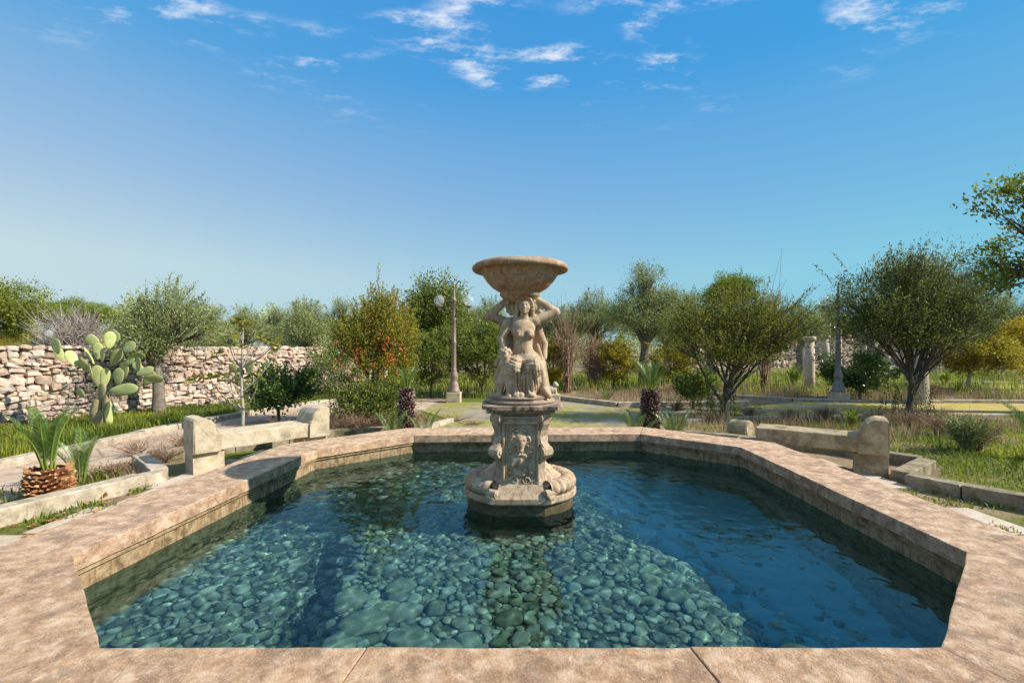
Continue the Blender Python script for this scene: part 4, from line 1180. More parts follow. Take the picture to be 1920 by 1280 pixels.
L_pine = leaf_mat('pine_needles', (0.077, 0.122, 0.014), (0.208, 0.276, 0.026), (0.437, 0.486, 0.044), 0.3)
L_grass = leaf_mat('green_herbs', (0.060, 0.090, 0.014), (0.17, 0.22, 0.03), (0.42, 0.42, 0.05), 0.45)
L_moss = leaf_mat('moss_blades', (0.076, 0.115, 0.016), (0.211, 0.269, 0.029), (0.470, 0.480, 0.049), 0.4)
L_straw = leaf_mat('dry_straw', (0.16, 0.10, 0.055), (0.33, 0.235, 0.14), (0.50, 0.40, 0.25), 0.3, 0.8, 0.1)
L_twig = leaf_mat('dry_weed', (0.14, 0.08, 0.048), (0.32, 0.205, 0.13), (0.50, 0.36, 0.24), 0.15, 0.9, 0.1)
L_white = leaf_mat('bare_pale_twigs', (0.26, 0.21, 0.17), (0.44, 0.38, 0.33), (0.58, 0.52, 0.47), 0.1, 0.9, 0.1)
L_orange = leaf_mat('orange_berries', (0.48, 0.055, 0.012), (0.62, 0.12, 0.02), (0.70, 0.22, 0.03), 0.0, 0.35, 0.5)
L_cycad = leaf_mat('cycad_leaflets', (0.030, 0.069, 0.016), (0.084, 0.169, 0.032), (0.319, 0.384, 0.057), 0.25, 0.38, 0.5)
L_mag = leaf_mat('sapling_leaves', (0.09, 0.11, 0.016), (0.21, 0.215, 0.03), (0.34, 0.29, 0.05), 0.4, 0.4)
L_mimosa = leaf_mat('yellow_blossom', (0.30, 0.24, 0.02), (0.58, 0.42, 0.02), (0.75, 0.60, 0.05), 0.4)

def unit(v): return v / (np.linalg.norm(v, axis=-1, keepdims=True) + 1e-9)
def leaf_quads(C_, D_, L_, W_, g_, up=0.0):
    """diamond leaves: centres, directions, lengths, widths"""
    n_ = len(C_)
    D_ = unit(D_); rv = unit(g_.normal(size=(n_, 3)) + np.array([0, 0, up]))
    S_ = unit(np.cross(D_, rv))
    N_v = np.cross(S_, D_)
    L_, W_ = np.broadcast_to(L_, n_)[:, None], np.broadcast_to(W_, n_)[:, None]
    a = C_; t_ = C_ + D_ * L_
    m_ = C_ + D_ * L_ * .5 - N_v * W_ * .25
    V = np.stack([a, m_ + S_ * W_ * .5, t_, m_ - S_ * W_ * .5], 1).reshape(-1, 3)
    F = np.arange(4 * n_).reshape(-1, 4)
    return V, F

def noise3(P, s, ph):
    return (np.sin(P[:, 0] * s + ph) * np.sin(P[:, 1] * s * 1.13 + 2 * ph) + np.sin(P[:, 2] * s * 1.21 + 3 * ph) * np.sin(P[:, 0] * s * .83 - ph) + np.sin((P[:, 1] - P[:, 2]) * s * .9 + ph * 1.7)) / 3

def crown_tips(g_, ells, n_, gap_s, gap_t, shell=.55, flat_bottom=None):
    w = np.array([r_[0] * r_[1] * r_[2] for _, r_ in ells]); w = w / w.sum()
    out = []
    for (c, r_), ww in zip(ells, w):
        m_ = int(n_ * ww * 2.2) + 8
        d = unit(g_.normal(size=(m_, 3))); rad = g_.random(m_) ** shell
        bump = 1 + .42 * noise3(d * 2.2, 1.5, c[0] * 3 + c[2]) + .16 * noise3(d * 5, 1.7, c[2])
        P = np.array(c) + d * (rad * bump)[:, None] * np.array(r_)
        P = P[noise3(P, gap_s, 1.3 + c[0]) > gap_t]
        out.append(P[:int(n_ * ww)])
    return np.concatenate(out)

def kmeans(P, k, g_, it=5):
    c = P[g_.choice(len(P), min(k, len(P)), replace=False)]
    for _ in range(it):
        d = ((P[:, None, :] - c[None]) ** 2).sum(-1); lab = d.argmin(1)
        for q in range(len(c)):
            if (lab == q).any(): c[q] = P[lab == q].mean(0)
    return c, lab

def grow(g_, trunk, trad, ells, n_tips, k1, k2, leaf, per_tip, spread, gap=(3.0, -.25), twig=.004, shell=.55, up=.3, shoots=0, limb_r=.45, tint_shift=0.0, droop=0.0, sides=7, sprouts=0, low=0):
    """returns (wood verts, faces), (leaf verts, faces, tint)"""
    trunk = np.asarray(trunk, float); trad = np.asarray(trad, float)
    tips = crown_tips(g_, ells, n_tips, gap[0], gap[1], shell)
    top = trunk[-1]
    paths, rads = [trunk], [trad]
    c1, l1 = kmeans(tips, k1, g_)
    tipdir = np.zeros_like(tips); twp, twr = [], []
    for q in range(len(c1)):
        T = tips[l1 == q]
        if not len(T): continue
        st_i = int(g_.integers(1 if low else max(1, len(trunk) - 2), len(trunk))); st_ = trunk[st_i]
        e_ = st_ + (c1[q] - st_) * .72
        mid = (st_ + e_) / 2 + g_.normal(size=3) * .06 * np.linalg.norm(e_ - st_) + np.array([0, 0, .05 * np.linalg.norm(e_ - st_)])
        tt = np.linspace(0, 1, 6)[:, None]
        P = (1 - tt) ** 2 * st_ + 2 * tt * (1 - tt) * mid + tt ** 2 * e_
        r0 = trad[st_i] * limb_r * 1.5
        paths.append(P); rads.append(np.linspace(r0, max(r0 * .35, twig * 1.6), 6))
        c2, l2 = kmeans(T, max(1, int(k2)), g_, 3)
        ids = np.where(l1 == q)[0]
        for w_ in range(len(c2)):
            m_ = l2 == w_
            if not m_.any(): continue
            b0 = P[int(g_.integers(2, 6))]; b1 = b0 + (c2[w_] - b0) * .75
            md = (b0 + b1) / 2 + g_.normal(size=3) * .05 + np.array([0, 0, .03])
            tt5 = np.linspace(0, 1, 5)[:, None]
            Q = (1 - tt5) ** 2 * b0 + 2 * tt5 * (1 - tt5) * md + tt5 ** 2 * b1
            paths.append(Q); rads.append(np.linspace(max(r0 * .38, twig * 1.5), twig, 5))
            for i_ in ids[m_]:
                s0 = Q[int(g_.integers(1, 5))]
                tipdir[i_] = tips[i_] - s0
                twp.append(np.stack([s0, (s0 + tips[i_]) / 2 + g_.normal(size=3) * .015 - np.array([0, 0, droop * .5]), tips[i_] - np.array([0, 0, droop])])); twr.append(np.array([twig * .8, twig * .6, twig * .3]))
    n_tips0 = len(tips)
    for _ in range(shoots):                       # long free shoots that break the outline
        i_ = int(g_.integers(n_tips0)); d = unit((tips[i_] - top) * np.array([1, 1, .6]) + np.array([0, 0, .5])); ln = g_.uniform(.15, .45) * (1.3 if sprouts else 1)
        s0 = tips[i_]; e_ = s0 + d * ln
        twp.append(np.stack([s0, (s0 + e_) / 2 + g_.normal(size=3) * .02, e_])); twr.append(np.array([twig * .7, twig * .5, twig * .3]))
        k_ = 7
        tips = np.concatenate([tips, s0 + (e_ - s0) * np.linspace(.2, 1, k_)[:, None]]); tipdir = np.concatenate([tipdir, np.repeat((e_ - s0)[None], k_, 0)])
    for _ in range(sprouts):                      # leafy suckers from the ground
        a = g_.uniform(0, 2 * np.pi); rd = g_.uniform(.05, .55); s0 = trunk[0] + np.array([rd * math.cos(a), rd * math.sin(a), 0]); e_ = s0 + np.array([g_.normal() * .12, g_.normal() * .12, g_.uniform(.4, 1.1)])
        twp.append(np.stack([s0, (s0 + e_) / 2 + g_.normal(size=3) * .03, e_])); twr.append(np.array([twig * 1.2, twig * .8, twig * .4]))
        k_ = 12
        tips = np.concatenate([tips, s0 + (e_ - s0) * np.linspace(.12, 1, k_)[:, None]]); tipdir = np.concatenate([tipdir, np.repeat((e_ - s0)[None], k_, 0)])
    Wv, Wf = tubes(paths, rads, sides); Tv, Tf = tubes(twp, twr, 3)
    wood = (np.concatenate([Wv, Tv]), np.concatenate([Wf, Tf + len(Wv)]))
    n_ = len(tips)
    full = np.full(n_, per_tip); full[n_tips0:] = max(3, per_tip // 4)
    idx = np.repeat(np.arange(n_), full)
    base = tips[idx] - unit(tipdir[idx]) * g_.random((len(idx), 1)) * spread * 1.2 + g_.normal(size=(len(idx), 3)) * spread * np.where(idx < n_tips0, 1, .16)[:, None]
    base[:, 2] -= droop * g_.random(len(idx))
    dirs = unit(tipdir[idx]) + g_.normal(size=(len(idx), 3)) * .75 + np.array([0, 0, up])
    LV, LF = leaf_quads(base, dirs, leaf[0] * g_.uniform(.7, 1.3, len(idx)), leaf[1] * g_.uniform(.7, 1.3, len(idx)), g_)
    clump = g_.normal(size=n_) * .16
    tint = np.clip(.45 + tint_shift + clump[idx] + g_.normal(size=len(idx)) * .17, 0, 1)
    return wood, (LV, LF, tint)

def plant(name, label, cat, loc, wood, leaves, wmat, lmat, group=None, names=('trunk', 'crown'), rz=0.0):
    t = empty(name, loc, rz); tag(t, label, cat, group)
    if wood: link(names[0], np_mesh(names[0], wood[0], wood[1], True), t, wmat)
    if leaves: link(names[1], np_mesh(names[1], leaves[0], leaves[1], False, leaves[2]), t, lmat)
    return t
def copy_tree(src, loc, rz, s, label=None):
    r_ = src.copy(); C.objects.link(r_); r_.location = loc; r_.rotation_euler = (0, 0, rz); r_.scale = (s, s, s)
    if label: r_['label'] = label
    for ch in src.children:
        c = ch.copy(); C.objects.link(c); c.parent = r_
        for gc in ch.children:
            d = gc.copy(); C.objects.link(d); d.parent = c
    return r_
def g(seed): return np.random.default_rng(seed)

# olive in front of the wall
p0 = ground_pt(297, 776)
w, lv = grow(g(1), [(0, 0, -.05), (.0, 0, .35), (-.03, .02, .75), (-.10, .03, 1.02), (-.16, .05, 1.25)], [.15, .115, .10, .09, .075],
             [((-.25, 0, 2.15), (.78, .8, .72)), ((.50, .05, 1.95), (.75, .75, .70)), ((.15, -.2, 1.55), (.95, .8, .42))], 850, 11, 9, (.062, .016), 20, .085, (3.4, -.02), .005, shoots=70)
plant('olive_tree', 'grey-green olive tree with a bent trunk in front of the stone wall', 'tree', p0, w, lv, M_bark, L_olive)

# the two broad fine-leaved bushes on the right
p0 = ground_pt(1352, 786)
w, lv = grow(g(2), [(0, 0, -.05), (.05, 0, .3), (.16, .02, .62), (.28, .05, .92)], [.055, .048, .042, .034],
             [((-.55, 0, 1.75), (.85, .85, .55)), ((.55, .1, 1.80), (1.15, .95, .62)), ((1.15, .1, 1.65), (.75, .8, .5)), ((.0, 0, 2.15), (.9, .7, .40)), ((.1, -.1, 1.30), (1.2, .8, .25))], 1300, 16, 9, (.050, .017), 23, .08, (3.6, -.08), .0045, shoots=200, droop=.02, sprouts=26, low=1)
plant('broad_bush', 'broad olive-green bush with dark multiple stems behind the broken bench', 'bush', p0, w, lv, M_bark_dark, L_juni)
p0 = ground_pt(1700, 790)
w, lv = grow(g(3), [(0, 0, -.05), (.06, 0, .35), (.14, .03, .70), (.05, .05, 1.15)], [.060, .052, .044, .034],
             [((.0, 0, 2.35), (1.15, 1.0, .68)), ((.85, .1, 2.05), (.85, .85, .60)), ((-.65, 0, 1.90), (.7, .8, .5)), ((.2, .1, 2.85), (.7, .7, .40)), ((.2, 0, 1.65), (1.3, .9, .30))], 1400, 15, 9, (.050, .018), 23, .08, (3.4, -.08), .0045, shoots=180, droop=.02, sprouts=22, low=1)
plant('broad_bush', 'tall dark green bush with a slender forked stem beside the yellow path', 'bush', p0, w, lv, M_bark_dark, L_dark)
# thick pale trunk standing behind it
w, lv = grow(g(33), [(0, 0, -.1), (.02, 0, .6), (-.02, 0, 1.3), (0, 0, 1.9)], [.24, .20, .19, .16], [((0, 0, 3.0), (1.5, 1.5, .9)), ((.9, .2, 2.6), (1.1, 1.1, .7))], 700, 7, 8, (.075, .022), 22, .13, (2.4, -.2), .006)
plant('olive_tree', 'old olive with a thick pale trunk behind the tall dark bush', 'tree', ground_pt(1722, 757), w, lv, M_bark_pale, L_olive)

# orange-berried bush left of the fountain
p0 = ground_pt(702, 790)
w, lv = grow(g(4), [(0, 0, -.05), (.0, 0, .4), (.05, 0, .8)], [.05, .045, .035],
             [((.02, 0, 1.75), (.72, .65, .62)), ((.45, .05, 1.65), (.52, .55, .60)), ((-.45, 0, 1.40), (.48, .5, .50)), ((.15, 0, 1.05), (.75, .6, .50)), ((.15, 0, 2.15), (.5, .45, .38))], 1150, 10, 9, (.048, .020), 22, .075, (3.6, -.22), .004, shoots=110, tint_shift=.05)
bt = plant('berry_bush', 'tall bush with orange berries and yellowing leaves by the pool', 'bush', p0, w, lv, M_bark_dark, L_berry); bt.scale = (.9, .9, 1)
gb = g(41); BV, BF, BT, nb = [], [], [], 0
bm = bmesh.new(); bmesh.ops.create_icosphere(bm, subdivisions=1, radius=1.0); icov = np.array([v_.co[:] for v_ in bm.verts]); icof = np.array([[v_.index for v_ in f.verts] for f in bm.faces]); bm.free()
for _ in range(60):
    a = gb.uniform(0, 2 * np.pi); c = np.array([.12 + .75 * math.cos(a) * gb.uniform(.2, 1), -.30 - .34 * gb.random(), 1.25 + .33 * gb.normal()])
    for q in range(7):
        BV.append(icov * gb.uniform(.010, .015) + c + gb.normal(size=3) * np.array([.028, .028, .045])); BF.append(icof + nb); nb += len(icov); BT += [gb.uniform(.2, .9)] * len(icof)
o = link('berries', np_mesh('berries', np.concatenate(BV), np.concatenate(BF), True, BT), bt, L_orange); o['kind'] = 'stuff'
# dark spreading bush at its foot
w, lv = grow(g(5), [(0, 0, -.05), (-.05, 0, .2), (-.1, 0, .4)], [.03, .026, .022], [((-.40, 0, .75), (.55, .5, .50)), ((.30, .1, .55), (.60, .5, .45)), ((-.75, .1, 1.05), (.30, .3, .35)), ((.0, -.1, .3), (.8, .5, .28))], 600, 9, 7, (.046, .022), 20, .06, (4.0, -.2), .004, shoots=60)
plant('spreading_bush', 'dark green arching bush at the foot of the berry bush', 'bush', ground_pt(688, 800), w, lv, M_bark_dark, L_mid)

# round glossy bushes
def glossy(label, loc, rx, rz_, seed, n_=520, mat=None, leaf=(.075, .036)):
    w, lv = grow(g(seed), [(0, 0, -.05), (0, 0, .22), (.02, 0, .40)], [.035, .03, .026], [((0, 0, rz_ * .62 + .22), (rx, rx * .95, rz_ * .52)), ((rx * .3, 0, rz_ * .75 + .22), (rx * .6, rx * .6, rz_ * .36)), ((-rx * .45, .1, rz_ * .5 + .22), (rx * .5, rx * .55, rz_ * .38))], n_, 8, 7, leaf, 19, .06, (4.0, -.14), .004, .5, shoots=40)
    return plant('round_bush', label, 'bush', loc, w, lv, M_bark_dark, mat or L_gloss)
glossy('dark glossy round bush beside the pale-stemmed sapling', ground_pt(522, 792), .62, .80, 6)
glossy('dense dark round bush at the foot of the dark lamp post', ground_pt(1612, 748), .85, .95, 7, 650)
glossy('fresh green leafy bush between the cycad and the broad bush', ground_pt(1300, 768), .38, .62, 8, 260, L_mid)
glossy('yellow-green round bush behind the single column', ground_pt(1150, 730), .80, 1.25, 9, 420, L_yel, (.085, .04))
glossy('yellow-green bush between the fountain and the single column', ground_pt(1035, 733), .60, 1.20, 10, 320, L_yel, (.085, .04))
glossy('yellow-green bush partly hidden by the tall cycad', ground_pt(1262, 732), .75, 1.15, 11, 320, L_yel, (.085, .04))
glossy('large green shrub behind the pale lamp post', ground_pt(905, 742), 1.15, 1.75, 12, 900, L_mid, (.075, .030))
glossy('leafy green shrub between the berry bush and the pale lamp post', ground_pt(808, 745), .95, 1.55, 13, 700, L_mid, (.075, .030))
w, lv = grow(g(14), [(0, 0, -.05), (-.12, 0, .3), (-.05, 0, .62), (.15, 0, .9)], [.06, .05, .045, .04], [((.3, 0, 1.30), (1.05, .9, .50)), ((1.0, .1, 1.2), (.8, .8, .55)), ((-.35, 0, 1.0), (.6, .6, .35))], 620, 8, 7, (.095, .045), 19, .09, (3.0, -.15), .005)
plant('spreading_shrub', 'bright yellow-green spreading shrub with bare crooked stems on the right', 'bush', ground_pt(1822, 737), w, lv, M_bark_pale, L_yel)
w, lv = grow(g(15), [(0, 0, -.05), (0, 0, .8), (0, 0, 1.4)], [.08, .07, .05], [((0, 0, 2.3), (1.5, 1.3, .95))], 520, 7, 7, (.11, .06), 20, .13, (2.4, -.2), .006)
plant('mimosa_tree', 'small tree in yellow blossom beyond the spreading shrub', 'tree', (23.6, 21.0, GZ), w, lv, M_bark_dark, L_mimosa).scale = (.62, .62, .85)

# olives and other trees of the middle distance
w, lv = grow(g(16), [(0, 0, -.1), (.05, 0, .7), (.0, 0, 1.35), (.08, 0, 1.8)], [.27, .22, .20, .16], [((0, 0, 2.9), (1.15, 1.1, .85)), ((.6, .1, 2.4), (.8, .8, .6)), ((-.6, 0, 2.3), (.8, .8, .6))], 900, 8, 8, (.085, .024), 20, .12, (2.7, -.05), .007, shoots=40)
ol = plant('olive_tree', 'olive tree with a straight dark trunk behind the single column', 'tree', ground_pt(1112, 714), w, lv, M_bark, L_olive)
w, lv = grow(g(17), [(0, 0, -.1), (-.03, 0, .8), (.05, 0, 1.5), (.0, 0, 2.0)], [.24, .19, .17, .14], [((-.1, 0, 3.55), (.85, .85, .9)), ((.75, .1, 3.0), (1.0, 1.0, .75)), ((-.8, 0, 2.75), (.85, .9, .75)), ((.2, 0, 2.3), (1.3, 1.1, .5))], 1300, 10, 9, (.085, .025), 20, .12, (2.6, -.05), .007, shoots=50)
ol2 = plant('olive_tree', 'tallest olive tree rising behind the yellow-green bushes', 'tree', ground_pt(1208, 722), w, lv, M_bark, L_olive)
w, lv = grow(g(18), [(0, 0, -.1), (.1, 0, 2.2), (.0, 0, 5.0)], [.28, .22, .16], [((0, 0, 6.6), (2.3, 2.3, 1.0)), ((.9, .2, 6.0), (1.5, 1.5, .6)), ((-1.0, 0, 6.0), (1.4, 1.4, .6))], 900, 8, 8, (.20, .06), 22, .22, (1.6, -.3), .01, up=.8)
pine = plant('umbrella_pine', 'umbrella pine with a bright rounded crown above the broad bush', 'tree', (19.2, 40, GZ), w, lv, M_bark_dark, L_pine)
w, lv = grow(g(19), [(0, 0, -.1), (.05, 0, 1.0), (0, 0, 1.8)], [.2, .16, .12], [((0, 0, 2.9), (1.2, 1.2, 1.0)), ((.5, 0, 2.3), (1.0, 1.0, .7)), ((-.5, .1, 2.1), (1.0, 1.0, .7))], 900, 8, 8, (.10, .045), 22, .14, (2.3, -.2), .006)
dk = plant('evergreen_tree', 'dark evergreen tree right behind the berry bush', 'tree', (-2.75, 16.2, GZ), w, lv, M_bark_dark, L_mid)
# far olives: copies with their own place and size
grp = 'olive trees of the grove beyond the garden'
rr = random.Random(8)
for k, (px_, Y_, s_) in enumerate([(395, 19, .80), (455, 24, .95), (520, 22, .85), (575, 20, .92), (640, 24, 1.0), (700, 21, .95), (860, 25, 1.1), (925, 22, 1.0), (990, 26, 1.0), (1050, 23, .92), (1290, 26, 1.15), (1335, 24, 1.0), (1440, 27, 1.15), (1500, 23, .95), (1560, 33, 1.3), (1640, 34, 1.35), (1720, 30, 1.25), (1800, 33, 1.3), (1880, 30, 1.25), (1940, 26, 1.1), (1250, 32, 1.3), (780, 30, 1.1), (330, 23, .80), (240, 26, .85)]):
    copy_tree(ol if k % 2 else ol2, ((px_ - 960) / FPX * Y_, Y_, GZ), rr.uniform(0, 6.28), s_ * (.88 if k % 2 == 0 else 1), 'olive tree of the far grove ' + ('seen over the stone wall' if px_ < 660 else 'behind the berry bush and the pale lamp post' if px_ < 960 else 'behind the statue and the single column' if px_ < 1100 else 'behind the tallest olive tree' if px_ < 1345 else 'behind the broad bush' if px_ < 1530 else 'beyond the pergola columns'))['group'] = grp
copy_tree(ol, (*ground_pt(572, 737)[:2], GZ), 2.2, .74, 'slender olive tree standing against the far part of the stone wall')
glossy('loose grey-green shrub hiding the far end of the stone wall', ground_pt(640, 742), .85, 1.25, 24, 420, L_olive, (.06, .02))
# left background
w, lv = grow(g(20), [(0, 0, -.1), (.1, 0, 1.6), (0, 0, 2.8)], [.25, .2, .15], [((0, 0, 4.0), (2.2, 2.0, .9)), ((.9, 0, 3.1), (1.7, 1.5, .6)), ((-1, 0, 3.0), (1.6, 1.5, .7)), ((.3, 0, 2.3), (2.0, 1.6, .5))], 1000, 9, 8, (.14, .05), 22, .18, (1.9, -.12), .008, tint_shift=.12)
plant('cedar_tree', 'ochre-green layered conifer at the far end of the stone wall', 'tree', (-25.6, 22, GZ), w, lv, M_bark, L_mid)
gtr = 'green trees beyond the stone wall'
for k, (px_, Y_, s_) in enumerate([(85, 33, .62), (135, 36, .68), (185, 34, .60), (30, 38, .70)]):
    copy_tree(pine, ((px_ - 960) / FPX * Y_, Y_, GZ), k * 1.7, s_, 'rounded green pine beyond the left stone wall')['group'] = gtr

def bare_shrub(name, label, loc, n_, h, spread, mat, seed, r_=.004, forks=5, cat='shrub'):
    g_ = g(seed); P_, Rr = [], []
    for _ in range(n_):
        a = g_.uniform(0, 2 * np.pi); lean = g_.uniform(.05, 1) * spread; ht = h * g_.uniform(.55, 1)
        b0 = np.array([g_.normal() * .08 * spread, g_.normal() * .08 * spread, -.02]); e_ = np.array([lean * math.cos(a), lean * math.sin(a), ht])
        tt = np.linspace(0, 1, 6)[:, None]; md = np.array([e_[0] * .35, e_[1] * .35, ht * .6])
        Q = (1 - tt) ** 2 * b0 + 2 * tt * (1 - tt) * md + tt ** 2 * e_ + g_.normal(size=(6, 3)) * .012 * h
        P_.append(Q); Rr.append(np.linspace(r_ * 1.6, r_ * .5, 6))
        for _ in range(forks):
            k_ = int(g_.integers(2, 5)); d = g_.normal(size=3) * .16 * h + np.array([0, 0, .13 * h])
            P_.append(np.stack([Q[k_], Q[k_] + d * .5 + g_.normal(size=3) * .01, Q[k_] + d])); Rr.append(np.array([r_ * .8, r_ * .6, r_ * .35]))
    V_, F_ = tubes(P_, Rr, 3)
    o = link(name, np_mesh(name, V_, F_, True, g_.random(len(F_))), None, mat); o.location = loc
    return tag(o, label, cat)
bare_shrub('bare_shrub', 'leafless whitish shrub behind the stone wall', (-17.8, 18.5, GZ), 130, 2.9, 1.5, L_white, 51, .014, 8)
bare_shrub('bare_shrub', 'leafless shrub of long upright whips right of the statue', (1.75, 14.2, GZ), 40, 2.9, .75, L_twig, 52, .009, 4)
bare_shrub('bare_shrub', 'leafless bushy shrub beside the straight-trunked olive', (2.75, 15.2, GZ), 60, 1.9, .8, L_twig, 53, .008, 6)
bare_shrub('bare_shrub', 'sparse leafless branches standing above the dark lamp post', (8.3, 15.0, GZ), 30, 3.4, 1.1, L_twig, 54, .010, 5)
gdw = 'clumps of dry brown weeds'
for k, (px_, py_, n_, h, sp) in enumerate([(655, 812, 170, .42, .55), (710, 806, 120, .38, .45), (615, 806, 120, .32, .42), (300, 868, 90, .28, .38), (215, 893, 70, .20, .30), (345, 842, 90, .30, .40), (255, 855, 70, .26, .40), (520, 806, 80, .25, .4), (470, 815, 70, .22, .35),
                                           (1760, 815, 150, .42, .50), (1700, 800, 130, .38, .50), (1830, 845, 170, .48, .45), (1480, 790, 120, .32, .45), (1545, 786, 120, .32, .45), (1270, 770, 120, .32, .45), (1255, 740, 110, .40, .5), (1330, 790, 110, .25, .5), (1410, 782, 110, .28, .5), (1660, 735, 130, .5, .7), (1560, 735, 90, .35, .6), (1750, 745, 120, .5, .7), (1890, 720, 110, .45, .8), (850, 790, 70, .14, .40), (885, 797, 60, .10, .35), (1640, 790, 100, .30, .45)]):
    bare_shrub('dry_weeds', 'low tangle of dry brown weed stalks ' + ('around the left bench' if px_ < 560 else 'at the foot of the berry bush' if px_ < 730 else 'on the mossy paving behind the pool' if px_ < 900 else 'between the tall cycad and the broad bush' if px_ < 1430 else 'behind the right bench' if py_ > 770 and px_ < 1650 else 'on the lawn right of the right bench' if py_ > 770 else 'in the far bed around the dark lamp post'), ground_pt(px_, py_), int(n_ * .65), h * .85, sp, L_twig, 60 + k, .0028, 4, 'weeds')['group'] = gdw
bare_shrub('lavender_bush', 'grey-green lavender clump on the right-hand lawn', ground_pt(1812, 848), 160, .50, .30, L_olive, 98, .005, 5, 'bush')

# yucca-like spiky clumps
def spiky(label, loc, n_, h, spread, mat, seed):
    g_ = g(seed); V, F, T_ = [], [], []
    for q in range(n_):
        a = g_.uniform(0, 2 * np.pi); ln = h * g_.uniform(.7, 1.1); o_ = g_.uniform(.1, 1) * spread; w_ = .022 * (h / .5) ** .5
        e1 = np.array([math.cos(a), math.sin(a), 0]); s_ = np.array([-e1[1], e1[0], 0])
        b0 = e1 * .03; m_ = e1 * o_ * .45 + np.array([0, 0, ln * .62]); t_ = e1 * o_ + np.array([0, 0, ln * (.95 - .4 * o_ / max(spread, .01) * .6)])
        k_ = len(V); V += [b0 - s_ * w_, b0 + s_ * w_, m_ + s_ * w_ * .8, m_ - s_ * w_ * .8, t_]; F.append((k_, k_ + 1, k_ + 2, k_ + 3)); T_.append((k_ + 3, k_ + 2, k_ + 4))
    me = np_mesh('spiky_plant', np.array(V), [np.array(T_), np.array(F)], False, g_.random(len(T_) + len(F)))
    o = link('spiky_plant', me, None, mat); o.location = loc
    return tag(o, label, 'plant')
spiky('sword-leaved clump growing behind the arm of the right bench', ground_pt(1598, 803), 46, .42, .28, L_mid, 71)
spiky('sword-leaved clump left of the stone column in dry grass', ground_pt(1488, 722), 60, .95, .75, L_mid, 72)
spiky('sword-leaved clump between the stone column and the dark lamp post', ground_pt(1556, 727), 50, .85, .6, L_mid, 73)
spiky('pale green spiky clump by the far yellow strip', ground_pt(1770, 722), 50, .6, .5, L_grass, 74)

# ------------------------------------------------------------------ cycads
def frond_mesh(L_, seed, curve=.35, w_=.105):
    """one feather leaf along +X rising in +Z: rachis with leaflets in a V"""
    g_ = g(seed); n_ = 50
    t_ = np.linspace(0, 1, 16)
    P_ = np.stack([L_ * t_ * (1 - .10 * t_), 0 * t_, L_ * (curve * t_ - curve * 1.15 * t_ ** 2.4)], 1)
    V, F = tubes([P_], [np.linspace(.0085, .002, 16) * L_ / .7], 4); V = list(V); F4 = list(F); F3 = []
    for q in range(n_):
        u = .12 + .87 * q / n_
        c = np.array([np.interp(u, t_, P_[:, k_]) for k_ in range(3)]); d = np.array([np.interp(min(1, u + .03), t_, P_[:, k_]) for k_ in range(3)]) - c; d /= np.linalg.norm(d) + 1e-9
        ll = w_ * L_ / .7 * (math.sin(math.pi * min(1, .12 + u * .92)) ** .7 + .12)
        for sg in (-1, 1):
            dr = unit(d * 1.0 + np.array([0, sg * .85, .55]) + g_.normal(size=3) * .05); wd = np.cross(dr, np.array([0, 0, 1.0])); wd = unit(d) * .0036 * L_ / .7
            k_ = len(V); V += [c - wd, c + wd, c + dr * ll * .6 + wd * .9, c + dr * ll * .6 - wd * .9, c + dr * ll - np.array([0, 0, .012])]
            F4.append((k_, k_ + 1, k_ + 2, k_ + 3)); F3.append((k_ + 3, k_ + 2, k_ + 4))
    tint = np.concatenate([np.clip(g_.normal(.45, .15, len(F3)), 0, 1), np.full(len(F), .95), np.clip(g_.normal(.45, .15, len(F4) - len(F)), 0, 1)])
    return np_mesh('frond', np.array(V), [np.array(F3), np.array(F4)], False, tint)
fr = [frond_mesh(.72, 80 + q, .16 + .09 * q) for q in range(3)]
M_scale = leaf_mat('cycad_scales', (0.16, 0.065, 0.03), (0.42, 0.20, 0.085), (0.62, 0.42, 0.24), 0.0, .8, .15)
M_scale_dark = leaf_mat('dark_cycad_scales', (0.06, 0.035, 0.025), (0.17, 0.10, 0.075), (0.42, 0.32, 0.26), 0.0, .8, .15)
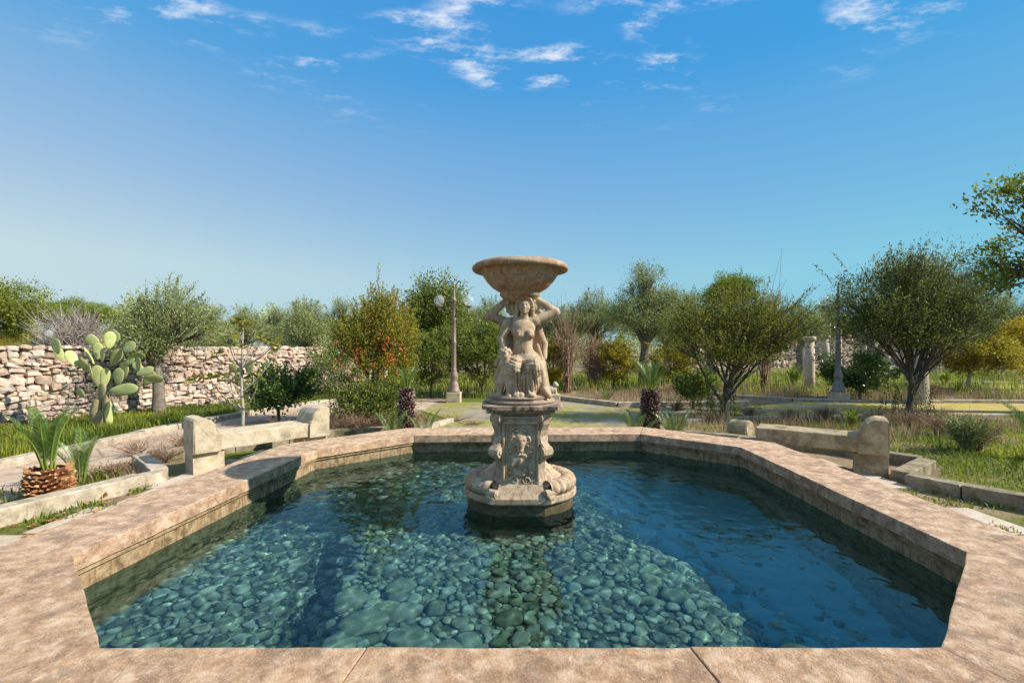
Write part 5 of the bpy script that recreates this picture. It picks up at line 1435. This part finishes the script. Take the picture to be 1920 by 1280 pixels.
def cycad(label, loc, tr, th, n_f, fs, elev, seed, mat, rz=0.0, spread_dirs=None):
    t = empty('cycad', loc, rz); tag(t, label, 'cycad')
    r_ = random.Random(seed)
    if th > .04:
        V, F, k_ = [], [], 0
        rows = int(th / .036)
        Vc, Fc = tubes([np.array([(0, 0, -.05), (0, 0, th * .5), (0, 0, th)])], [np.array([tr * .85, tr * .90, tr * .72])], 14); V += list(Vc); F4 = list(Fc); F3 = []
        for q in range(rows):
            z = q * th / rows; rr_ = tr * (.88 + .12 * math.sin(math.pi * min(1, z / th * 1.1 + .1)))
            n_s = int(2 * math.pi * rr_ / .044)
            for s_ in range(n_s):
                a = 2 * math.pi * (s_ + .5 * (q % 2) + r_.uniform(-.15, .15)) / n_s; e1 = np.array([math.cos(a), math.sin(a), 0]); sd = np.array([-e1[1], e1[0], 0])
                c = e1 * rr_ * .86 + np.array([0, 0, z]); tp_ = e1 * (rr_ * 1.08 + r_.uniform(.005, .035)) + np.array([0, 0, z + r_.uniform(.02, .055)]) + sd * r_.uniform(-.008, .008)
                k_ = len(V); hw_ = .019
                V += [c - sd * hw_, c + sd * hw_, tp_ + sd * hw_ * .55 + np.array([0, 0, -.006]), tp_ - sd * hw_ * .55 + np.array([0, 0, -.006]), tp_ + np.array([0, 0, .010]) - e1 * .01, c + np.array([0, 0, .03])]
                F4.append((k_, k_ + 1, k_ + 2, k_ + 3)); F3 += [(k_ + 3, k_ + 2, k_ + 4), (k_ + 1, k_ + 5, k_ + 4), (k_ + 1, k_ + 4, k_ + 2), (k_, k_ + 3, k_ + 4), (k_, k_ + 4, k_ + 5)]
        gt = np.clip(g(seed).normal(.5, .26, (len(F4) - len(Fc))), 0, 1)
        link('trunk', np_mesh('trunk', np.array(V), [np.array(F3), np.array(F4)], False, np.concatenate([np.repeat(gt, 5), np.zeros(len(Fc)), gt])), t, mat)
    for q in range(n_f):
        a = spread_dirs[q] if spread_dirs else 2 * math.pi * q / n_f * 1.0 + r_.uniform(-.25, .25)
        o = link('frond', fr[q % 3], t, L_cycad)
        o.location = (.04 * math.cos(a), .04 * math.sin(a), max(th - .01, 0))
        el = elev + r_.uniform(-.22, .18)
        o.rotation_euler = (r_.uniform(-.5, .5), -el, a); s_ = fs * r_.uniform(.85, 1.12); o.scale = (s_, s_ * 1.0, s_)
    return t
cycad('cycad with a squat orange-brown scaly trunk behind the pale kerb', ground_pt(92, 930), .155, .27, 10, .88, 1.25, 1, M_scale)
cycad('small trunkless cycad beside the squat orange-brown one', ground_pt(150, 908) + Vector((0, 0, .02)), .05, .03, 8, .78, 1.22, 2, M_scale)
cycad('cycad with a tall brown trunk at the pool rim near the berry bush', (-1.62, 7.0, GZ), .112, .78, 8, .55, 1.22, 3, M_scale_dark)
cycad('small cycad pup left of the brown cycad trunk', (-1.72, 6.62, GZ), .05, .03, 6, .72, 1.25, 4, M_scale)
cycad('small cycad pup right of the brown cycad trunk', (-1.28, 6.72, GZ), .05, .03, 6, .72, 1.15, 5, M_scale)
cycad('cycad with a tall dark trunk at the pool rim across from the lamp', (2.13, 7.0, GZ), .130, .76, 11, .80, 1.12, 6, M_scale_dark)
cycad('cycad pup with spreading fronds left of the dark cycad trunk', (1.86, 6.72, GZ), .05, .03, 9, .85, 1.05, 7, M_scale)
cycad('cycad pup right of the dark cycad trunk', (2.42, 6.78, GZ), .05, .03, 8, .80, 1.05, 8, M_scale)
cycad('tiny cycad in the bed behind the pool', ground_pt(1136, 757), .06, .08, 8, .55, 1.0, 9, M_scale_dark)
cycad('cycad on the lawn at the right with long arching fronds', (6.62, 5.65, GZ), .13, .22, 10, .95, .85, 10, M_scale)

# ------------------------------------------------------------------ prickly pear
m, n, l, p = new_mat('cactus_pad'); b = NB(n, l); v = b.coord('Object')
base = b.ramp(b.noise(v, 2.2, 5, .6), [(.3, (.30, .34, .10)), (.55, (.43, .45, .17)), (.75, (.56, .53, .25))])
dots = b.rng(b.voronoi(v, 9.0), 0.0, 0.10, 1.0, 0.0)
hh = n.new('ShaderNodeHueSaturation'); l.new(b.mix(b.math('MULTIPLY', dots, .6), base, (.42, .40, .24)), hh.inputs['Color']); l.new(b.rng(b.objrand(), 0, 1, .75, 1.2), hh.inputs['Value']); l.new(b.rng(b.objrand(), 0, 1, .485, .51), hh.inputs['Hue'])
l.new(hh.outputs[0], p.inputs['Base Color']); p.inputs['Roughness'].default_value = .55; l.new(b.bump(dots, .5, .02), p.inputs['Normal'])
M_pad = m
bm = bmesh.new(); bmesh.ops.create_uvsphere(bm, u_segments=20, v_segments=14, radius=.5)
for v_ in bm.verts:
    z = v_.co.z + .5; f = (.62 + .46 * z) if z < .75 else .965 - .1 * (z - .75)
    v_.co = Vector((v_.co.x * f * 1.04, v_.co.y * .13, v_.co.z))
pad_me = bm_mesh('pad', bm, True); pad_me.materials.append(M_pad)
pear = empty('prickly_pear', ground_pt(186, 800)); tag(pear, 'large prickly pear cactus with many flat pads before the stone wall', 'cactus')
PY = pear.location.y
pads = [(690, 155, 150, 115, -15, 10), (625, 230, 140, 80, -25, 20), (765, 330, 200, 110, -60, 10), (820, 275, 170, 90, -30, 50), (905, 250, 180, 90, -30, 66), (915, 470, 240, 125, -15, 15), (980, 400, 160, 90, -15, 40), (915, 95, 140, 100, -60, 5), (1040, 55, 140, 105, 0, 5), (1030, 200, 160, 90, 0, 15),
        (1115, 80, 140, 105, 35, 10), (1210, 95, 160, 95, 5, 45), (1320, 165, 140, 110, 60, 10), (1325, 255, 150, 90, 85, 20), (1115, 245, 130, 80, 0, 25), (1170, 265, 170, 105, 30, 10), (1160, 420, 200, 125, 15, 10), (1255, 450, 155, 108, 0, 0), (1225, 590, 275, 122, 84, 5), (1410, 480, 160, 112, 35, 10),
        (1430, 340, 145, 82, 0, 20), (1355, 365, 130, 76, -50, 15), (1550, 400, 170, 85, 70, 15), (1565, 475, 190, 84, 95, 10), (1250, 300, 115, 84, 50, 15), (1050, 470, 190, 80, 8, 30), (1020, 610, 170, 115, 5, 15), (960, 650, 180, 85, -30, 25), (885, 615, 105, 72, -40, 10), (1085, 835, 260, 80, 2, 45), (1060, 715, 210, 80, 6, 20),
        (955, 800, 260, 95, 16, 20), (1350, 610, 105, 75, 30, 40), (1000, 890, 190, 120, 10, 10), (1110, 780, 170, 85, 12, 30)]
sc_ = 5.334 * FPX / PY
for q, (zx, zy, L_, W_, tilt, yaw) in enumerate(pads):
    dy = (((q * 37) % 11) / 11 - .5) * .45 if q not in (25, 26, 30, 31, 33) else 0
    w_ = at_depth(zx / 5.334, 620 + zy / 5.334, PY) - pear.location
    o = link('pad', pad_me, pear); o.rotation_mode = 'YXZ'
    o.location = (w_.x, dy, w_.z); o.scale = (W_ / sc_ * 1.10, L_ / sc_, L_ / sc_ * 1.07)
    o.rotation_euler = Euler((0, 0, 0))
    Mr = Matrix.Rotation(R(tilt), 3, 'Y') @ Matrix.Rotation(R(yaw * (1 if q % 2 else -1)), 3, 'Z')
    o.rotation_mode = 'XYZ'; o.rotation_euler = Mr.to_euler('XYZ')
    if q in (26, 30, 31, 33): o.scale.y *= 1.9
    else: o.scale.y *= .75
M_stem = plain_mat('cactus_stem', (0.34, 0.27, 0.14), .85, 0, .35, 9, .5)
stem_me = pad_me.copy(); stem_me.materials.clear(); stem_me.materials.append(M_stem)
for q, o in enumerate(list(pear.children)):
    if q in (26, 30, 31, 33): o.data = stem_me; o.name = 'stem'
# a smaller one half hidden behind the sapling
pear2 = empty('prickly_pear', ground_pt(466, 762)); tag(pear2, 'small prickly pear half hidden behind the pale-stemmed sapling', 'cactus')
for q, (x, z, L_, tilt) in enumerate([(0, .25, .5, 0), (-.22, .62, .42, -25), (.20, .60, .40, 30), (-.05, .95, .40, 5), (-.42, .88, .36, -50), (.32, .92, .36, 15)]):
    o = link('pad', pad_me, pear2); o.location = (x, .04 * q, z); o.scale = (L_ * .62, L_ * .7, L_); o.rotation_euler = Matrix.Rotation(R(tilt), 3, 'Y').to_euler()

# ------------------------------------------------------------------ the pale-stemmed sapling with whorls of large leaves
sp = ground_pt(452, 806); sap = empty('sapling', sp); tag(sap, 'slender pale-stemmed sapling with whorls of yellow-green leaves', 'tree')
SY = sp.y
def spx(px_, py_, dy=0.0): return np.array(at_depth(px_, py_, SY) - sp) + np.array([0, dy, 0])
ends = [(455, 612, .0), (470, 618, .1), (440, 628, -.1), (425, 645, .05), (500, 640, .12), (522, 640, -.08), (410, 660, -.05), (392, 705, .0), (430, 700, -.1), (445, 705, .1), (452, 600, .05), (515, 655, .05), (465, 650, -.12), (482, 632, .1), (440, 600, .1), (420, 712, .1), (495, 705, -.1), (375, 708, -.1)]
trk = [spx(455, 808), spx(456, 770), spx(453, 735), spx(452, 690), spx(455, 650), spx(455, 618)]
P_, Rr = [np.array(trk)], [np.linspace(.030, .008, 6)]
gs = g(61)
lm = leaf_quads(np.zeros((1, 3)), np.array([[1.0, 0, 0]]), 1.0, .38, g(3), 5)
LVm = np.array([(0, 0, 0), (.3, .15, .015), (.65, .17, .02), (1, 0, -.03), (.65, -.17, .02), (.3, -.15, .015), (.5, 0, -.02)]); LFm = [np.array([(0, 1, 6), (1, 2, 6), (2, 3, 6), (3, 4, 6), (4, 5, 6), (5, 0, 6)])]
lmes = [np_mesh('leaf', LVm, LFm, True, np.clip(np.full(6, .2 + .22 * q), 0, 1)) for q in range(4)]
for q, (ex, ey, dy) in enumerate(ends):
    e_ = spx(ex, ey, dy * 1.6); k_ = min(4, max(1, int((e_[2] - .35) / .35))) if ey < 690 else 1
    s0 = trk[k_]; tt = np.linspace(0, 1, 6)[:, None]; md = (s0 + e_) / 2 + np.array([(e_[0] - s0[0]) * .25, 0, -.04])
    Q = (1 - tt) ** 2 * s0 + 2 * tt * (1 - tt) * md + tt ** 2 * e_
    P_.append(Q); Rr.append(np.linspace(.013, .006, 6))
    for j in range(8):
        a = j * 2.4 + q; o = link('leaf', lmes[int(gs.integers(4))], sap, L_mag); s_ = gs.uniform(.13, .20)
        o.location = Q[-1] - (Q[-1] - Q[-2]) * gs.uniform(0, .5); o.scale = (s_, s_, s_); o.rotation_euler = (gs.uniform(-1.3, 1.3), -gs.uniform(-.4, 1.0), a)
V_, F_ = tubes(P_, Rr, 7); link('trunk', np_mesh('trunk', V_, F_, True), sap, M_bark_pale)

# ------------------------------------------------------------------ the oak whose branches reach in from the right
w, lv = grow(g(22), [(0, 0, -.1), (.05, 0, 1.0), (-.05, 0, 2.0), (-.15, 0, 2.7)], [.30, .24, .21, .17],
             [((-.9, 0, 4.4), (1.15, 1.2, .85)), ((-.75, .1, 3.25), (1.05, 1.1, .55)), ((.6, 0, 4.2), (1.5, 1.5, 1.3)), ((-1.35, 0, 2.85), (.75, .8, .42))], 620, 9, 9, (.10, .055), 17, .10, (2.6, -.02), .006, shoots=30)
plant('oak_tree', 'oak tree reaching its leafy branches in from the right edge', 'tree', (12.05, 9.6, GZ), w, lv, M_bark_dark, L_mid)

# ------------------------------------------------------------------ grass, herbs and straw (nobody could count these)
def blades(name, label, cat, polys, n_, h, w_, mat, seed, lean=.5, clump=.18, z0=GZ):
    g_ = g(seed); pts_ = []
    A_ = []
    for P in polys:
        q = np.array(P); A_.append(abs(np.sum(q[:, 0] * np.roll(q[:, 1], -1) - np.roll(q[:, 0], -1) * q[:, 1])) / 2)
    A_ = np.array(A_) / sum(A_)
    for P, a in zip(polys, A_):
        q = np.array(P); lo, hi = q.min(0), q.max(0); need = int(n_ * a); got = []
        cl_ = lo + (hi - lo) * g_.random((max(4, need // 14), 2))
        while len(got) < need:
            c = cl_[int(g_.integers(len(cl_)))] + g_.normal(size=2) * clump
            if in_poly(c[0], c[1], P): got.append(c)
            elif g_.random() < .02: need -= 1
        pts_ += got
    B = np.array(pts_); m_ = len(B)
    a = g_.uniform(0, 2 * np.pi, m_); hh_ = h * g_.uniform(.35, 1.15, m_) * (1 + .45 * np.sin(B[:, 0] * 3.1 + seed) * np.sin(B[:, 1] * 2.7)); ln = hh_ * lean * g_.random(m_)
    d = np.stack([np.cos(a), np.sin(a)], 1); s_ = np.stack([-d[:, 1], d[:, 0]], 1) * (w_ * g_.uniform(.6, 1.3, m_))[:, None]
    z_ = np.full(m_, z0)
    V0 = np.column_stack([B - s_, z_ - .01]); V1 = np.column_stack([B + s_, z_ - .01])
    V2 = np.column_stack([B + d * (ln * .35)[:, None] + s_ * .8, z_ + hh_ * .55]); V3 = np.column_stack([B + d * (ln * .35)[:, None] - s_ * .8, z_ + hh_ * .55])
    V4 = np.column_stack([B + d * ln[:, None], z_ + hh_])
    V = np.stack([V0, V1, V2, V3, V4], 1).reshape(-1, 3); k_ = np.arange(m_)[:, None] * 5
    F4 = k_ + np.array([[0, 1, 2, 3]]); F3 = k_ + np.array([[3, 2, 4]])
    pn = np.sin(B[:, 0] * 2.3 + 1.2 * np.sin(B[:, 1] * 1.7)) * np.sin(B[:, 1] * 2.9 + seed)
    t_ = np.clip(g_.normal(.5, .2, m_) + .28 * pn, 0, 1)
    o = link(name, np_mesh(name, V, [F3, F4], False, np.concatenate([t_, t_])), None, mat)
    return tag(o, label, cat, kind='stuff')
wallstrip = [(-9.6, 6.6), (-6.1, 3.0), (-6.05, 5.7), (-5.97, 7.2), (-5.85, 8.4), (-5.5, 9.8), (-4.5, 12.3), (-5.4, 14.4), (-8.9, 8.2)]
blades('green_herbs', 'fresh green herbs growing in the strip below the stone wall', 'herbs', [wallstrip], 30000, .115, .007, L_grass, 201, .9, .16)
blades('tall_herbs', 'taller bushy herbs along the pale kerb below the wall', 'herbs', [[(-6.6, 4.0), (-6.05, 4.0), (-6.05, 7.2), (-5.9, 8.6), (-6.5, 8.6)], [(-6.4, 8.6), (-5.8, 8.6), (-4.9, 11.5), (-5.5, 11.8)]], 9000, .22, .006, L_grass, 202, .7, .10)
blades('bed_grass', 'grass around the cycads in the left bed', 'grass', [[(-5.9, 2.2), (-4.7, 2.2), (-4.2, 3.5), (-3.85, 4.5), (-4.4, 5.2), (-4.65, 5.0), (-4.9, 3.9)]], 2600, .10, .004, L_grass, 203, .9, .10)
lawn = [(4.95, 3.5), (8.5, 3.0), (11, 8.8), (5.5, 8.6), (4.0, 7.3), (4.45, 6.0), (5.0, 5.3), (4.2, 4.5)]
blades('lawn_moss', 'low mossy grass of the lawn behind the right bench', 'grass', [lawn], 30000, .055, .005, L_moss, 204, 1.2, .14)
blades('lawn_grass', 'sparse taller green grass on the right-hand lawn', 'grass', [lawn], 5000, .13, .004, L_grass, 205, .9, .09)
blades('dry_grass', 'dry straw grass in the beds behind the pool', 'grass', [[(2.5, 7.2), (5.4, 6.6), (10, 8.0), (9, 9.1), (4.9, 8.8), (2.8, 8.45)], [(1.6, 12.1), (2.6, 10.9), (5.6, 11.1), (5.4, 14.5), (2.0, 14.0)], [(6.2, 13.2), (7.4, 12.0), (14, 11.6), (15, 15), (7, 16)]], 14000, .24, .0045, L_straw, 206, .8, .16)
blades('dry_grass', 'dry straw grass in the bed behind the left bench', 'grass', [[(-4.4, 5.6), (-3.7, 6.3), (-2.7, 7.2), (-1.9, 7.4), (-1.5, 8.6), (-2.2, 9.9), (-3.4, 9.4), (-4.15, 8.3), (-4.6, 6.6)], [(-4.9, 4.6), (-3.85, 4.7), (-4.4, 5.4), (-4.6, 5.6)]], 9000, .14, .004, L_straw, 207, .9, .12)
blades('meadow_grass', 'yellowish meadow grass of the far garden on the right', 'grass', [[(1.5, 14.2), (16, 12), (34, 14.5), (36, 25), (3, 22)]], 26000, .34, .010, L_moss, 208, .7, .4)
blades('meadow_grass', 'rough grass under the trees behind the fountain', 'grass', [[(-6, 12.5), (1.2, 12.6), (3, 22), (-8, 24)]], 14000, .30, .009, L_mid, 209, .7, .4)
blades('joint_weeds', 'small weeds growing along the foot of the left kerb and coping', 'weeds', [[(-3.75, 4.3), (-3.55, 4.3), (-3.5, 4.55), (-3.65, 4.6)], [(-3.95, 3.5), (-3.6, 3.6), (-3.4, 4.0), (-3.8, 4.1)], [(3.7, 4.0), (4.35, 3.9), (4.15, 4.35), (3.8, 4.5)], [(4.2, 3.3), (4.7, 3.2), (4.4, 3.8)], [(3.4, 3.4), (3.9, 3.2), (3.8, 3.6)]], 900, .05, .006, L_moss, 210, 1.4, .06)
# fallen leaves on the left paving
gl_ = g(77); n_ = 70
Cc_ = np.column_stack([gl_.uniform(-4.0, -3.3, n_), gl_.uniform(3.2, 4.4, n_), np.full(n_, GZ + .03)])
LV, LF = leaf_quads(Cc_, np.column_stack([gl_.normal(size=(n_, 2)), gl_.normal(size=n_) * .15]), gl_.uniform(.04, .10, n_), gl_.uniform(.02, .05, n_), gl_, 6)
o = link('fallen_leaves', np_mesh('fallen_leaves', LV, LF, False, gl_.random(n_)), None, leaf_mat('dead_leaves', (.20, .09, .03), (.42, .22, .05), (.55, .36, .10), .2, .8, .1)); tag(o, 'dead yellow and brown leaves lying beside the left kerb', 'leaves', kind='stuff')

# ------------------------------------------------------------------ far wood that closes the view, and the yellow house
gw = g(300); NW = 80000
ang_ = gw.uniform(R(28), R(152), NW); dist = gw.uniform(52, 78, NW)
x_, y_ = dist * np.cos(ang_), dist * np.sin(ang_)
hmax = 3.9 + 1.3 * np.sin(ang_ * 31) + .9 * np.sin(ang_ * 67 + 1) + .7 * np.sin(ang_ * 113 + 2)
z_ = GZ + hmax * gw.random(NW) ** .7
LV, LF = leaf_quads(np.column_stack([x_, y_, z_]), gw.normal(size=(NW, 3)), gw.uniform(.22, .45, NW), gw.uniform(.10, .22, NW), gw)
o = link('far_wood', np_mesh('far_wood', LV, LF, False, np.clip(.45 + .2 * np.sin(ang_ * 40) + gw.normal(size=NW) * .2, 0, 1)), None, L_olive)
tag(o, 'distant grey-green wood closing the horizon', 'wood', kind='stuff')

M_yellow = plain_mat('yellow_plaster', (0.72, 0.46, 0.06), .9, 0, .12, 2.5, .2)
t = empty('yellow_house', (-36.5, 35.5, GZ), R(8)); tag(t, 'low yellow plastered house beyond the stone wall', 'house')
bm = bmesh.new(); bm_box(bm, (-3.2, -2.2, -.1), (3.2, 2.2, 2.45), .02); link('wall', bm_mesh('wall', bm), t, M_yellow)
bm = bmesh.new(); bm_box(bm, (-3.35, -2.35, 2.452), (3.35, 2.35, 2.60), .02); rf = link('roof', bm_mesh('roof', bm), t, M_kerb)
bm = bmesh.new(); bm_box(bm, (1.2, -.4, 2.602), (1.8, .2, 3.1), .02); link('chimney', bm_mesh('chimney', bm), rf, M_yellow)
for x in (-1.7, 1.3):
    bm = bmesh.new(); bm_box(bm, (x - .45, -2.24, .95), (x + .45, -2.203, 1.95), .01); wd = link('window', bm_mesh('window', bm), t, M_kerb)
    bm = bmesh.new(); bm_box(bm, (x - .36, -2.255, 1.03), (x + .36, -2.242, 1.87), 0); link('shutter', bm_mesh('shutter', bm), wd, M_iron)
t = empty('globe_lamp', at_depth(92, 652, 17.5) * 1.0); t.location.z = GZ; tag(t, 'white globe lamp on a thin pole behind the stone wall', 'lamp')
link('pole', lathe('pole', [(0, 0), (.05, 0), (.04, .1), (.025, .2), (.025, 1.78), (.05, 1.80), (0, 1.81)], 12), t, M_iron)
me = lathe('globe', [(.0, 1.80)] + [(.15 * math.sin(q), 1.80 + .15 - .15 * math.cos(q)) for q in np.linspace(.4, math.pi, 12)], 20); link('globe', me, t, M_opal)
